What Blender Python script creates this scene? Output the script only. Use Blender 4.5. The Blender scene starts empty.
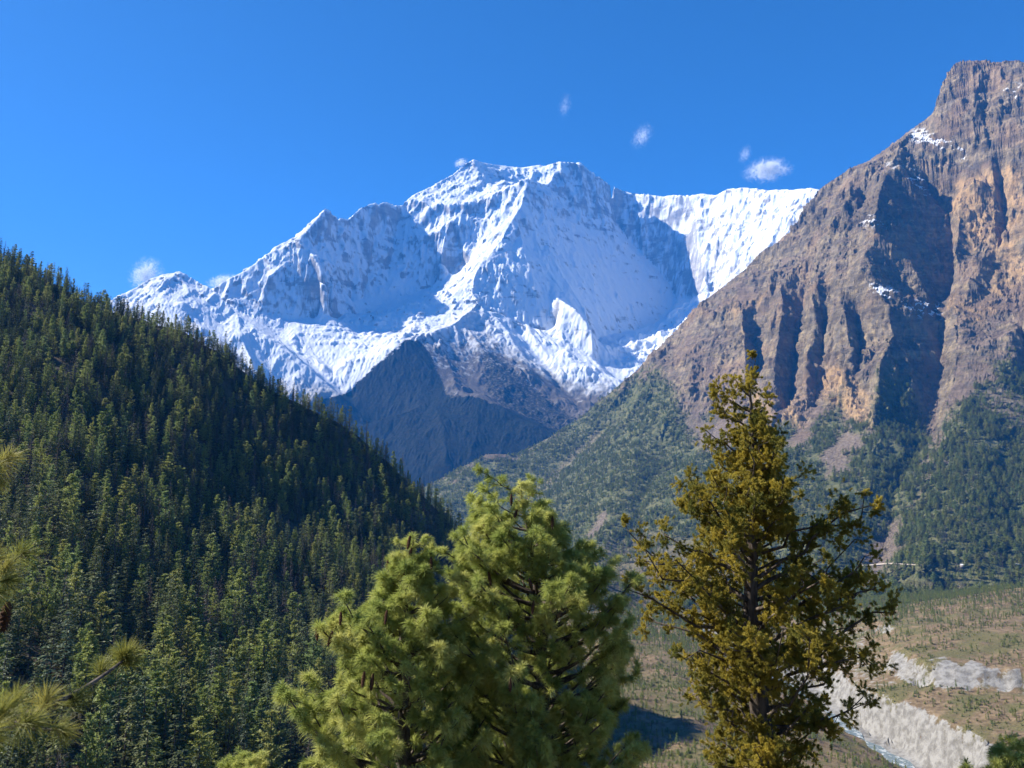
import bpy, math, random
import numpy as np
from mathutils import Vector, Matrix, Euler

random.seed(7)
RNG = np.random.default_rng(11)
SC = bpy.context.scene
COL = SC.collection

# ------------------------------------------------------------------ camera
F_PX, CX, CY, HORIZON = 773.0, 512.0, 384.0, 500.0
PITCH = math.atan((HORIZON - CY) / F_PX)
cam_data = bpy.data.cameras.new('camera')
cam_data.sensor_width = 36.0
cam_data.lens = 36.0 * F_PX / 1024.0
cam_data.clip_start = 0.05
cam_data.clip_end = 90000.0
cam_data.dof.use_dof = True
cam_data.dof.focus_distance = 45.0
cam_data.dof.aperture_fstop = 6.5
cam = bpy.data.objects.new('camera', cam_data)
COL.objects.link(cam)
cam.rotation_euler = (math.pi / 2 + PITCH, 0, 0)
SC.camera = cam

# ------------------------------------------------------------------ sky, sun, exposure
SUN_LEFT, SUN_EL = math.radians(77.0), math.radians(40.0)
TO_SUN = Vector((-math.sin(SUN_LEFT) * math.cos(SUN_EL), math.cos(SUN_LEFT) * math.cos(SUN_EL), math.sin(SUN_EL)))
world = bpy.data.worlds.new('World')
SC.world = world
world.use_nodes = True
wn = world.node_tree.nodes
wl = world.node_tree.links
bg = wn['Background']
sky = wn.new('ShaderNodeTexSky')
sky.sky_type = 'NISHITA'
sky.sun_disc = False
sky.sun_elevation = SUN_EL
sky.sun_rotation = -SUN_LEFT
sky.altitude = 3400.0
sky.air_density = 1.0
sky.dust_density = 1.0
sky.ozone_density = 4.0
hs = wn.new('ShaderNodeHueSaturation')
hs.inputs['Saturation'].default_value = 1.22
wl.new(sky.outputs[0], hs.inputs['Color'])
wl.new(hs.outputs[0], bg.inputs['Color'])
bg.inputs['Strength'].default_value = 0.070
sun_data = bpy.data.lights.new('sun', 'SUN')
sun_data.energy = 5.0
sun_data.angle = math.radians(0.53)
sun_data.color = (1.0, 0.94, 0.84)
sun = bpy.data.objects.new('sun', sun_data)
COL.objects.link(sun)
sun.rotation_euler = TO_SUN.to_track_quat('Z', 'Y').to_euler()
vs = SC.view_settings
vs.view_transform = 'Standard'
vs.look = 'None'
vs.exposure = 1.4
vs.gamma = 1.0
vs.use_curve_mapping = False
SC.cycles.max_bounces = 6
SC.cycles.diffuse_bounces = 4
SC.cycles.glossy_bounces = 2
SC.cycles.transmission_bounces = 3
SC.cycles.transparent_max_bounces = 6
SC.cycles.volume_bounces = 1
SC.cycles.use_denoising = True
SC.cycles.use_adaptive_sampling = True
SC.cycles.adaptive_threshold = 0.015
SC.cycles.caustics_reflective = False
SC.cycles.caustics_refractive = False
SC.render.use_persistent_data = False

# ------------------------------------------------------------------ helpers
CP, SP = math.cos(PITCH), math.sin(PITCH)

def at(px, py, Y):
    """world point seen at image point (px, py), Y metres ahead"""
    u = (px - CX) / F_PX
    v = (CY - py) / F_PX
    d = (u, CP - v * SP, SP + v * CP)
    t = Y / d[1]
    return (d[0] * t, Y, d[2] * t)

def at_z(px, py, z):
    p = at(px, py, 1.0)
    return at(px, py, z / p[2])

def project(P):
    """image coordinates of world points (n,3)"""
    P = np.asarray(P, float)
    f = P[:, 1] * CP + P[:, 2] * SP
    up = -P[:, 1] * SP + P[:, 2] * CP
    f = np.maximum(f, 1e-3)
    return CX + F_PX * P[:, 0] / f, CY - F_PX * up / f

def tag(o, label=None, cat=None, group=None, kind=None):
    if label: o['label'] = label
    if cat: o['category'] = cat
    if group: o['group'] = group
    if kind: o['kind'] = kind
    return o

def mesh_np(name, V, Fq, mat=None, smooth=True, mat_idx=None):
    """mesh from numpy arrays; Fq is (n,3) or (n,4)"""
    me = bpy.data.meshes.new(name)
    V = np.ascontiguousarray(V, np.float32)
    Fq = np.ascontiguousarray(Fq, np.int32)
    k = Fq.shape[1]
    me.vertices.add(len(V)); me.vertices.foreach_set('co', V.ravel())
    me.loops.add(Fq.size); me.loops.foreach_set('vertex_index', Fq.ravel())
    me.polygons.add(len(Fq))
    me.polygons.foreach_set('loop_start', np.arange(0, Fq.size, k, dtype=np.int32))
    if mat_idx is not None:
        me.polygons.foreach_set('material_index', np.ascontiguousarray(mat_idx, np.int32))
    if smooth:
        me.polygons.foreach_set('use_smooth', np.ones(len(Fq), bool))
    me.update(calc_edges=True)
    if mat is not None:
        for m in (mat if isinstance(mat, (list, tuple)) else [mat]):
            me.materials.append(m)
    return me

def link(name, me, parent=None):
    o = bpy.data.objects.new(name, me)
    COL.objects.link(o)
    if parent is not None: o.parent = parent
    return o

def empty(name, loc, rz=0.0):
    o = bpy.data.objects.new(name, None)
    COL.objects.link(o)
    o.location = loc; o.rotation_euler = (0, 0, rz)
    o.empty_display_size = 0.2
    return o

def attr(me, name, a):
    at_ = me.attributes.new(name, 'FLOAT', 'POINT')
    at_.data.foreach_set('value', np.ascontiguousarray(a, np.float32).ravel())

# gradient noise in numpy
def _hash(ix, iy, iz, seed):
    h = (ix * np.int64(374761393) + iy * np.int64(668265263) + iz * np.int64(2147483647 - 58) + seed * 1013904223) & 0xFFFFFFFF
    h = ((h ^ (h >> 13)) * 1274126177) & 0xFFFFFFFF
    return h ^ (h >> 16)
_G = np.array([(1,1,0),(-1,1,0),(1,-1,0),(-1,-1,0),(1,0,1),(-1,0,1),(1,0,-1),(-1,0,-1),(0,1,1),(0,-1,1),(0,1,-1),(0,-1,-1),(1,1,0),(-1,1,0),(0,-1,1),(0,-1,-1)], np.float32)

def perlin(x, y, z, seed=0):
    fx = np.floor(x); fy = np.floor(y); fz = np.floor(z)
    ix = fx.astype(np.int64); iy = fy.astype(np.int64); iz = fz.astype(np.int64)
    x = (x - fx).astype(np.float32); y = (y - fy).astype(np.float32); z = (z - fz).astype(np.float32)
    f = lambda t: t * t * t * (t * (t * 6 - 15) + 10)
    wx, wy, wz = f(x), f(y), f(z)
    out = 0
    for dx in (0, 1):
        for dy in (0, 1):
            for dz in (0, 1):
                g = _G[_hash(ix + dx, iy + dy, iz + dz, seed) & 15]
                d = g[..., 0] * (x - dx) + g[..., 1] * (y - dy) + g[..., 2] * (z - dz)
                out = out + d * (wx if dx else 1 - wx) * (wy if dy else 1 - wy) * (wz if dz else 1 - wz)
    return out

def fbm(x, y, z, octaves, seed=0, gain=0.5, lac=2.03):
    s = 0; a = 1.0; n = 0
    for k in range(octaves):
        s = s + a * perlin(x, y, z, seed + 17 * k); n += a
        a *= gain; x = x * lac; y = y * lac; z = z * lac
    return s / n

def ridged(x, y, z, octaves, seed=0, gain=0.5, lac=2.05):
    s = 0; a = 1.0; n = 0; w = 1.0
    for k in range(octaves):
        r = 1 - np.abs(perlin(x, y, z, seed + 31 * k)) * 1.9
        r = np.clip(r, 0, 1); r = r * r
        s = s + a * r * w; n += a
        w = np.clip(r * 1.6, 0, 1)
        a *= gain; x = x * lac; y = y * lac; z = z * lac
    return s / n

def smooth01(x, a, b):
    t = np.clip((x - a) / (b - a), 0, 1)
    return t * t * (3 - 2 * t)

class Terrain:
    """Height field on columns of constant x/y and rows of growing y, laid through ridge and valley lines."""
    def __init__(self, u0, u1, nu, y0, y1, ny):
        self.u = np.linspace(u0, u1, nu); self.y = np.geomspace(y0, y1, ny)
        self.u0, self.u1, self.nu, self.y0, self.y1, self.ny = u0, u1, nu, y0, y1, ny
        self.U, self.Y = np.meshgrid(self.u, self.y)
        self.X = self.U * self.Y
        self.cell = self.Y * (u1 - u0) / (nu - 1)
        self.pts = []
    def line(self, *pts, w=1.0):
        """world points along a ridge or a valley"""
        P = np.array(pts, float)
        for a, b in zip(P[:-1], P[1:]):
            n = int(np.hypot(*(b - a)[:2]) / (a[1] * 0.0006)) + 4
            t = np.linspace(0, 1, n)[:, None]
            self.pts.append(a + (b - a) * t)
    def pline(self, *pts, jit=0.0):
        P = np.array([at(*p) for p in pts])
        if jit:
            # a natural line wanders: displaced sideways at every halving
            for k in range(4):
                A, B = P[:-1], P[1:]
                d = B - A
                n = np.stack([-d[:, 1], d[:, 0], d[:, 0] * 0], -1)
                m = (A + B) / 2 + n * RNG.uniform(-jit, jit, len(A))[:, None]
                Q = np.empty((len(P) + len(m), 3)); Q[0::2] = P; Q[1::2] = m
                P = Q
        self.line(*P)
    def solve(self):
        P = np.concatenate(self.pts)
        cu = (P[:, 0] / P[:, 1] - self.u0) / (self.u1 - self.u0)
        cy = np.log(P[:, 1] / self.y0) / math.log(self.y1 / self.y0)
        ok = (cu >= 0) & (cu <= 1) & (cy >= 0) & (cy <= 1)
        cu, cy, z = cu[ok], cy[ok], P[ok, 2]
        H = None
        levels = [16, 8, 4, 2, 1]
        for L in levels:
            nu, ny = (self.nu - 1) // L + 1, (self.ny - 1) // L + 1
            i = np.rint(cu * (nu - 1)).astype(int); j = np.rint(cy * (ny - 1)).astype(int)
            S = np.zeros((ny, nu)); N = np.zeros((ny, nu))
            np.add.at(S, (j, i), z); np.add.at(N, (j, i), 1)
            M = N > 0
            C = np.where(M, S / np.maximum(N, 1), 0)
            if H is None:
                H = np.full((ny, nu), z.mean())
            else:
                H = self._resize(H, ny, nu)
            wx = (nu - 1) / (self.u1 - self.u0); wy = (ny - 1) / math.log(self.y1 / self.y0)
            wx, wy = wx * wx, wy * wy
            H[M] = C[M]
            for it in range(700 if L == 16 else (300 if L > 2 else 130)):
                Pd = np.pad(H, 1, mode='edge')
                A = (wx * (Pd[1:-1, :-2] + Pd[1:-1, 2:]) + wy * (Pd[:-2, 1:-1] + Pd[2:, 1:-1])) / (2 * wx + 2 * wy)
                H = np.where(M, C, A)
        self.M = M
        self.H = H
        # distance (in metres) to the nearest drawn line, by jump flooding
        jj, ii = np.nonzero(M)
        sj = np.full(M.shape, -1e6); si = np.full(M.shape, -1e6)
        sj[M] = jj; si[M] = ii
        J, I = np.mgrid[0:self.ny, 0:self.nu]
        step = 512
        while step >= 1:
            for dj in (-step, 0, step):
                for di in (-step, 0, step):
                    a = np.roll(np.roll(sj, dj, 0), di, 1); b = np.roll(np.roll(si, dj, 0), di, 1)
                    better = (a - J) ** 2 + (b - I) ** 2 < (sj - J) ** 2 + (si - I) ** 2
                    sj = np.where(better, a, sj); si = np.where(better, b, si)
            step //= 2
        self.D = np.sqrt((sj - J) ** 2 + (si - I) ** 2) * self.cell
        return self
    @staticmethod
    def _resize(H, ny, nu):
        a, b = H.shape
        y = np.linspace(0, a - 1, ny); x = np.linspace(0, b - 1, nu)
        j = np.minimum(y.astype(int), a - 2); i = np.minimum(x.astype(int), b - 2)
        fy = (y - j)[:, None]; fx = (x - i)[None, :]
        return ((H[j][:, i] * (1 - fx) + H[j][:, i + 1] * fx) * (1 - fy) + (H[j + 1][:, i] * (1 - fx) + H[j + 1][:, i + 1] * fx) * fy)
    def smooth(self, n=1, keep=0.0):
        for _ in range(n):
            P = np.pad(self.H, 1, mode='edge')
            A = (P[1:-1, :-2] + P[1:-1, 2:] + P[:-2, 1:-1] + P[2:, 1:-1] + 4 * P[1:-1, 1:-1]) / 8
            self.H = A
    def grad(self):
        dl = math.log(self.y1 / self.y0) / (self.ny - 1); du = (self.u1 - self.u0) / (self.nu - 1)
        Hu = np.gradient(self.H, du, axis=1); Hl = np.gradient(self.H, dl, axis=0)
        gx = Hu / self.Y
        gy = (Hl - self.U * Hu) / self.Y
        return gx, gy
    def erode(self, drops, steps, rate=0.3, seed=1, ymax=1.0, depth=4.0):
        """rain drops running downhill carve gullies and leave fans"""
        rng = np.random.default_rng(seed)
        cell = self.cell[:, 0]
        ny, nu = self.H.shape
        dl = math.log(self.y1 / self.y0) / (ny - 1); du = (self.u1 - self.u0) / (nu - 1)
        ay = du / dl           # rows per column width
        h = self.H
        h0 = h.copy()
        px = rng.uniform(1, nu - 2, drops); py = rng.uniform(1, (ny - 2) * ymax, drops)
        vx = np.zeros(drops); vy = np.zeros(drops); sp = np.ones(drops); wat = np.ones(drops); sed = np.zeros(drops)
        for s in range(steps):
            i = px.astype(int); j = py.astype(int)
            fx = px - i; fy = py - j
            c = cell[j]
            h00 = h[j, i]; h10 = h[j, i + 1]; h01 = h[j + 1, i]; h11 = h[j + 1, i + 1]
            gx = ((h10 - h00) * (1 - fy) + (h11 - h01) * fy) / c
            gy = ((h01 - h00) * (1 - fx) + (h11 - h10) * fx) / c * ay
            hz = h00 * (1 - fx) * (1 - fy) + h10 * fx * (1 - fy) + h01 * (1 - fx) * fy + h11 * fx * fy
            vx = vx * 0.25 - gx * 0.75; vy = vy * 0.25 - gy * 0.75
            n = np.sqrt(vx * vx + vy * vy) + 1e-9
            dx, dy = vx / n, vy / n
            qx = np.clip(px + dx, 1, nu - 2.01); qy = np.clip(py + dy * ay, 1, ny - 2.01)
            i2 = qx.astype(int); j2 = qy.astype(int); gx2 = qx - i2; gy2 = qy - j2
            hn = (h[j2, i2] * (1 - gx2) + h[j2, i2 + 1] * gx2) * (1 - gy2) + (h[j2 + 1, i2] * (1 - gx2) + h[j2 + 1, i2 + 1] * gx2) * gy2
            dh = (hn - hz) / c
            cap = np.maximum(-dh, 0.02) * sp * wat * 2.0
            dep = np.where(dh > 0, np.minimum(dh, sed), np.where(sed > cap, (sed - cap) * 0.2, -np.minimum((cap - sed) * rate, np.maximum(-dh, 0) * 0.6)))
            sed = sed - dep
            amt = np.clip(dep, -0.25, 0.25) * c
            k = j * nu + i
            dlt = np.bincount(k, amt * (1 - fx) * (1 - fy), ny * nu) + np.bincount(k + 1, amt * fx * (1 - fy), ny * nu) \
                + np.bincount(k + nu, amt * (1 - fx) * fy, ny * nu) + np.bincount(k + nu + 1, amt * fx * fy, ny * nu)
            lim = self.cell * 0.12
            h += np.clip(dlt.reshape(ny, nu), -lim, lim)
            np.clip(h, h0 - self.cell * depth, h0 + self.cell * depth * 0.5, out=h)
            sp = np.sqrt(np.maximum(sp * sp * 0.9 - dh * 1.0, 0.01)); sp = np.minimum(sp, 3.0)
            wat = wat * 0.985
            px, py = qx, qy
    def verts(self):
        return np.stack([self.X, self.Y, self.H], -1).reshape(-1, 3)
    def faces(self):
        ny, nu = self.H.shape
        k = np.arange(ny * nu).reshape(ny, nu)
        return np.stack([k[:-1, :-1], k[:-1, 1:], k[1:, 1:], k[1:, :-1]], -1).reshape(-1, 4)
    def height(self, x, y):
        cu = (x / y - self.u0) / (self.u1 - self.u0) * (self.nu - 1)
        cy = np.log(y / self.y0) / math.log(self.y1 / self.y0) * (self.ny - 1)
        cu = np.clip(cu, 0, self.nu - 1.001); cy = np.clip(cy, 0, self.ny - 1.001)
        i = cu.astype(int); j = cy.astype(int); fx = cu - i; fy = cy - j
        h = self.H
        return (h[j, i] * (1 - fx) + h[j, i + 1] * fx) * (1 - fy) + (h[j + 1, i] * (1 - fx) + h[j + 1, i + 1] * fx) * fy

def vnormals(V, ny, nu):
    P = V.reshape(ny, nu, 3)
    du = np.gradient(P, axis=1); dv = np.gradient(P, axis=0)
    N = np.cross(du, dv)
    N /= np.linalg.norm(N, axis=-1, keepdims=True) + 1e-9
    return N.reshape(-1, 3)

def poly_mask(px, py, poly, soft=8.0):
    """soft inside-ness of 2-D points in a polygon"""
    poly = np.asarray(poly, float)
    inside = np.zeros(px.shape, bool)
    d2 = np.full(px.shape, 1e12)
    n = len(poly)
    for k in range(n):
        x0, y0 = poly[k]; x1, y1 = poly[(k + 1) % n]
        cross = (y0 > py) != (y1 > py)
        with np.errstate(divide='ignore', invalid='ignore'):
            xi = (x1 - x0) * (py - y0) / (y1 - y0 + 1e-12) + x0
        inside ^= cross & (px < xi)
        ex, ey = x1 - x0, y1 - y0
        t = np.clip(((px - x0) * ex + (py - y0) * ey) / (ex * ex + ey * ey + 1e-9), 0, 1)
        d2 = np.minimum(d2, (px - x0 - t * ex) ** 2 + (py - y0 - t * ey) ** 2)
    d = np.sqrt(d2) * np.where(inside, 1, -1)
    return smooth01(d, -soft, soft)

# node helpers
class NT:
    def __init__(self, name, use_bump=False):
        self.m = bpy.data.materials.new(name)
        self.m.use_nodes = True
        self.t = self.m.node_tree
        self.n = self.t.nodes
        self.p = self.n['Principled BSDF']
        self.out = self.n['Material Output']
    def _set(self, sock, v):
        if hasattr(v, 'is_linked') or hasattr(v, 'links'):
            self.t.links.new(v, sock)
        elif isinstance(v, (tuple, list)) and sock.type == 'RGBA' and len(v) == 3:
            sock.default_value = (*v, 1)
        else:
            sock.default_value = v
    def node(self, kind, ins=None, **props):
        nd = self.n.new(kind)
        for k, v in props.items(): setattr(nd, k, v)
        for k, v in (ins or {}).items(): self._set(nd.inputs[k], v)
        return nd
    def math(self, op, a, b=0.0, c=0.0, clamp=False):
        nd = self.node('ShaderNodeMath', operation=op, use_clamp=clamp)
        self._set(nd.inputs[0], a); self._set(nd.inputs[1], b); self._set(nd.inputs[2], c)
        return nd.outputs[0]
    def step(self, x, a, b, lo=0.0, hi=1.0):
        nd = self.node('ShaderNodeMapRange', interpolation_type='SMOOTHSTEP')
        self._set(nd.inputs[0], x); self._set(nd.inputs[1], a); self._set(nd.inputs[2], b); self._set(nd.inputs[3], lo); self._set(nd.inputs[4], hi)
        return nd.outputs[0]
    def mix(self, f, a, b):
        nd = self.node('ShaderNodeMix', data_type='RGBA')
        self._set(nd.inputs[0], f); self._set(nd.inputs[6], a); self._set(nd.inputs[7], b)
        return nd.outputs[2]
    def noise(self, scale, detail=6.0, rough=0.55, vec=None, dist=0.0, kind='FBM'):
        nd = self.node('ShaderNodeTexNoise', noise_type=kind)
        nd.inputs['Scale'].default_value = scale; nd.inputs['Detail'].default_value = detail
        nd.inputs['Roughness'].default_value = rough; nd.inputs['Distortion'].default_value = dist
        self._set(nd.inputs['Vector'], vec if vec is not None else self.pos())
        return nd.outputs[0]
    def pos(self):
        if not hasattr(self, '_pos'): self._pos = self.node('ShaderNodeTexCoord').outputs['Object']
        return self._pos
    def scaled(self, s):
        nd = self.node('ShaderNodeVectorMath', operation='MULTIPLY')
        self._set(nd.inputs[0], self.pos()); nd.inputs[1].default_value = s
        return nd.outputs[0]
    def sep(self, v):
        return self.node('ShaderNodeSeparateXYZ', {0: v}).outputs
    def nz(self):
        return self.sep(self.node('ShaderNodeNewGeometry').outputs['Normal'])[2]
    def attr(self, name):
        return self.node('ShaderNodeAttribute', attribute_name=name).outputs['Fac']
    def rand(self):
        return self.node('ShaderNodeObjectInfo').outputs['Random']
    def bump(self, h, dist, strength=1.0):
        nd = self.node('ShaderNodeBump')
        nd.inputs['Distance'].default_value = dist; nd.inputs['Strength'].default_value = strength
        self._set(nd.inputs['Height'], h)
        self.t.links.new(nd.outputs[0], self.p.inputs['Normal'])
    def base(self, c, rough=0.9, spec=0.2):
        self._set(self.p.inputs['Base Color'], c); self._set(self.p.inputs['Roughness'], rough)
        self._set(self.p.inputs['Specular IOR Level'], spec)
        return self.m
# ------------------------------------------------------------------ haze
def build_haze(density):
    V = []
    x0, x1, y0, y1, z0, z1 = -13500, 13500, -3000, 14300, -420, 5600
    for z in (z0, z1):
        V += [(x0, y0, z), (x1, y0, z), (x1, y1, z), (x0, y1, z)]
    Fq = [(3, 2, 1, 0), (4, 5, 6, 7), (0, 1, 5, 4), (1, 2, 6, 5), (2, 3, 7, 6), (3, 0, 4, 7)]
    m = bpy.data.materials.new('haze_air'); m.use_nodes = True
    t = m.node_tree
    t.nodes.remove(t.nodes['Principled BSDF'])
    v = t.nodes.new('ShaderNodeVolumePrincipled')
    v.inputs['Color'].default_value = (0.03, 0.31, 1.0, 1)
    v.inputs['Density'].default_value = density
    v.inputs['Anisotropy'].default_value = 0.0
    t.links.new(v.outputs[0], t.nodes['Material Output'].inputs['Volume'])
    m.volume_intersection_method = 'FAST' if hasattr(m, 'volume_intersection_method') else None
    o = link('haze', mesh_np('haze', V, Fq, m, smooth=False))
    tag(o, 'thin blue haze filling the whole valley', 'haze', kind='stuff')

# ------------------------------------------------------------------ snow massif
T = Terrain(-0.62, 0.60, 1025, 5600, 13800, 769)
# skyline of the high peaks
T.pline((214,287,8350),(237,273,8450),(255,263,8550),(276,247,8700),(296,236,8850),(325,210,9080),(339,218,9300),(348,220,9420),(362,206,9650),(374,202,9820),(401,204,10200),(413,195,10400),(432,185,10550),(452,174,10700),(464,164,10780),(473,159,10800),(486,163,11000),(514,168,11300),(537,165,11300),(545,165,11250),(557,161,11200),(576,161,11200),(584,164,11250),(592,171,11300),(607,181,11500),(623,190,11650),(635,192,11650),(662,196,11400),(689,195,11050),(701,193.5,10900),(717,194.5,10700),(728,189,10500),(748,187.5,10200),(771,189.5,9850),(812,188.5,9300),(850,196,9000),(960,215,8800))
# nearer ridge on the left with its skyline
T.pline((40,330,7600),(90,312,7650),(130,290,7800),(150,278,7880),(165,274,7920),(180,271,7950),(196,278,7900),(210,287,7800),(237,311,7600),(260,330,7450),(284,348,7300),(310,368,7150),(339,393,7000),(365,420,6850),(390,450,6700), jit=.03)
T.pline((180,271,7950),(196,300,7600),(208,325,7350),(240,360,7050),(270,400,6700),(300,450,6300), jit=.1)
T.pline((150,278,7880),(165,310,7350),(190,350,6900),(215,400,6450), jit=.1)
T.pline((237,311,7600),(245,345,7150),(275,400,6550), jit=.1)
# trough behind that ridge, running down to the gorge
T.pline((190,286,8500),(214,296,8300),(240,312,8100),(262,328,7950),(290,350,7700),(320,375,7350),(340,393,7200),(352,402,7150), jit=.07)
# foot of the shaded left face and the snow shelf below it
T.pline((225,297,8200),(262,312,8180),(292,322,8230),(318,319,8400),(335,322,8520),(346,316,8660),(372,316,8880),(395,304,9200),(420,292,9480),(440,287,9600),(462,280,9550))
T.pline((300,350,7800),(325,350,7750),(345,352,7700),(358,348,7750),(372,336,8050),(395,330,8300),(420,325,8400),(440,322,8450),(462,315,8550))
T.pline((300,350,7800),(333,373,7500),(345,365,7480),(358,350,7720))
# ribs on the left face
T.pline((325,210,9080),(311,226,8880),(300,240,8720),(290,262,8520),(270,275,8350))
T.pline((303,243,8760),(316,258,8560),(323,270,8450),(324,285,8370),(323,298,8330), jit=.06)
T.pline((310,243,8860),(327,262,8720),(333,280,8620),(332,300,8500), jit=.06)
T.pline((374,202,9830),(366,235,9550),(362,252,9380),(357,272,9200),(355,290,9050),(349,306,8900), jit=.06)
T.pline((380,215,9900),(372,250,9600),(367,275,9400),(363,300,9130), jit=.06)
T.pline((339,219,9330),(338,250,9060),(340,285,8780),(338,312,8580), jit=.06)
T.pline((401,204,10270),(397,235,9980),(392,265,9700),(385,295,9330), jit=.06)
# summit snow dome, rock step and the sunlit rib
T.pline((413,199,10280),(430,203,10100),(455,203,10050),(480,200,10050),(505,188,10180))
T.pline((418,207,10180),(440,213,10050),(465,214,10000),(490,212,10000))
T.pline((422,228,10020),(440,228,9860),(450,222,9850),(485,222,9850))
T.pline((422,229,9960),(445,236,9750),(440,262,9580),(450,275,9450))
T.pline((527,178,10200),(525,190,10050),(521,206,9850),(510,222,9650),(500,240,9450),(490,253,9280),(480,265,9120),(474,278,8950),(472,290,8820),(478,300,8680),(484,308,8600))
T.pline((455,245,9820),(460,252,9720),(475,252,9650),(484,245,9620))
T.pline((505,188,10180),(527,178,10200),(537,181,10420),(548,184,10700),(556,170,11100))
T.pline((500,182,10850),(520,186,10800),(540,184,10850))
# great shaded face: its foot and the trough beyond
T.pline((484,311,8680),(505,323,8680),(530,332,8720),(549,334,8780),(556,330,8850))
T.pline((590,348,8850),(603,339,9250),(622,336,9650),(645,333,10050),(660,325,10350),(670,314,10600),(676,302,10780),(670,286,10980),(655,270,11130),(638,252,11300),(626,237,11430),(616,220,11530),(606,204,11580))
T.pline((527,178,10220),(545,205,10200),(560,228,10220),(585,252,10380),(615,280,10470),(645,305,10500), jit=.05)
T.pline((556,183,10900),(566,205,10850),(585,228,10850),(600,245,10850),(618,262,10820), jit=.05)
T.pline((520,230,9680),(528,262,9300),(535,290,9020),(540,315,8850), jit=.08)
T.pline((545,240,9850),(560,270,9550),(580,300,9280),(590,325,9020), jit=.08)
# small lit buttress
T.pline((556,296,8950),(565,302,8800),(575,308,8650),(585,318,8520),(592,330,8430),(592,345,8300))
T.pline((565,302,8800),(560,325,8600),(565,345,8350))
# glacier snout and hollow
T.pline((600,350,8700),(620,343,8950),(645,343,9150),(665,338,9300))
T.pline((600,362,8300),(622,380,8000),(640,395,7800))
# seracs of the sunlit right wall
T.pline((700,196,10800),(697,225,10600),(703,262,10200),(708,285,9900), jit=.08)
T.pline((748,188,10180),(740,215,10000),(733,240,9750),(735,262,9500), jit=.08)
T.pline((728,200,10450),(722,225,10200),(716,250,10050), jit=.08)
T.pline((790,190,9600),(775,225,9350),(765,250,9100),(760,290,8600), jit=.08)
T.pline((684,300,10650),(712,295,9900),(740,320,8700),(760,360,7700))
# lower spur: crest, snow gullies and forested foot
T.pline((478,300,8680),(468,312,8450),(455,322,8250),(440,328,8050),(428,331,7900),(415,336,7780),(405,341,7680),(390,352,7560),(372,367,7420),(355,382,7280),(343,394,7150))
T.pline((424,338,7850),(432,355,7620),(441,372,7400),(444,385,7200),(440,397,7000), jit=.08)
T.pline((455,324,8200),(462,350,7900),(466,372,7600),(478,390,7250),(505,408,6850),(540,428,6500), jit=.06)
T.pline((470,330,8200),(490,355,7850),(510,380,7500),(545,405,7100),(580,425,6850), jit=.08)
T.pline((484,309,8600),(498,312,8620),(520,323,8600),(549,336,8550),(568,343,8420),(585,352,8300),(602,368,8000),(612,382,7800),(625,400,7500))
T.pline((498,318,8520),(515,345,8150),(535,372,7780),(560,395,7450),(583,412,7200), jit=.08)
T.pline((530,330,8520),(548,352,8180),(568,380,7780),(590,408,7420), jit=.08)
T.pline((515,328,8560),(531,352,8250),(551,380,7850),(575,405,7480), jit=.08)
T.pline((330,440,6500),(350,430,6550),(367,423,6600),(385,417,6650),(408,411,6720),(420,405,6820),(440,397,7000),(465,396,6900),(480,396,6830),(500,406,6700),(517,417,6560),(549,430,6350),(600,452,6050),(700,480,5900))
T.pline((408,411,6720),(410,430,6450),(420,455,6150), jit=.1)
T.pline((480,396,6830),(478,425,6400),(470,455,6050), jit=.1)
T.pline((440,399,6950),(445,425,6400),(445,460,6000), jit=.1)
T.pline((200,520,5700),(330,520,5700),(430,505,5700),(560,520,5650),(700,520,5650),(900,520,5650))
# ground level in front and the far side
T.line((-3400,5610,-150),(0,5610,-60),(3300,5610,-150))
T.line((-8500,13790,900),(-2000,13790,1500),(2000,13790,1500),(8200,13790,900))
T.line((-3470,5620,400),(-4900,8000,1300),(-7300,12000,1600))
T.solve()
T.smooth(1)
far = np.exp(-T.D / 260.0)
kx, ky = T.X / 1500.0, T.Y / 1500.0
WOODY = [(322,400),(345,392),(405,339),(420,340),(430,353),(440,374),(447,394),(470,395),(495,402),(560,432),(640,470),(640,560),(280,560)]
woody = poly_mask(*project(T.verts()), WOODY, 6).reshape(T.H.shape)
amp = (1 - 0.85 * np.exp(-T.D / 110.0)) * (1 - 0.5 * woody) * (1 - 0.75 * poly_mask(*project(T.verts()), [(292,328),(345,314),(362,340),(352,360),(335,373),(305,352)], 6).reshape(T.H.shape))
T.H += (ridged(kx, ky, T.H / 2600.0, 7, 5, 0.55) - 0.42) * 210 * amp
T.H += fbm(T.X / 330.0, T.Y / 330.0, T.H / 500.0, 5, 9, 0.62) * 85 * (0.3 + 0.7 * amp)
T.H += (ridged(T.X / 210.0, T.Y / 330.0, T.H / 700.0, 4, 12, 0.6) - 0.4) * 45 * amp
serac = poly_mask(*project(T.verts()), [(640,212),(690,208),(760,202),(830,200),(830,215),(700,330),(640,365),(600,350),(665,320),(680,295),(660,250)], 9).reshape(T.H.shape)
shelf = poly_mask(*project(T.verts()), [(290,325),(345,312),(470,280),(500,310),(430,330),(340,370)], 8).reshape(T.H.shape)
along = 0.55 * T.X - 0.84 * T.Y; down = 0.84 * T.X + 0.55 * T.Y
rib = ridged(along / 330. + 0.4 * fbm(T.X / 400., T.Y / 400., T.H * 0, 3, 15), down / 1900., T.H / 1600., 4, 16, 0.6)
brk = ridged(along / 800., down / 900., T.H / 130., 5, 14, 0.62)
T.H += (serac * ((rib - rib.mean()) * 130 + (brk - brk.mean()) * 60) + shelf * (brk - brk.mean()) * 45)
T.erode(160000, 90, 0.35, 3, depth=5.0)
V = T.verts(); ny, nu = T.H.shape
N = vnormals(V, ny, nu)
steep = smooth01(1 - N[:, 2], 0.25, 0.6)
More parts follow.
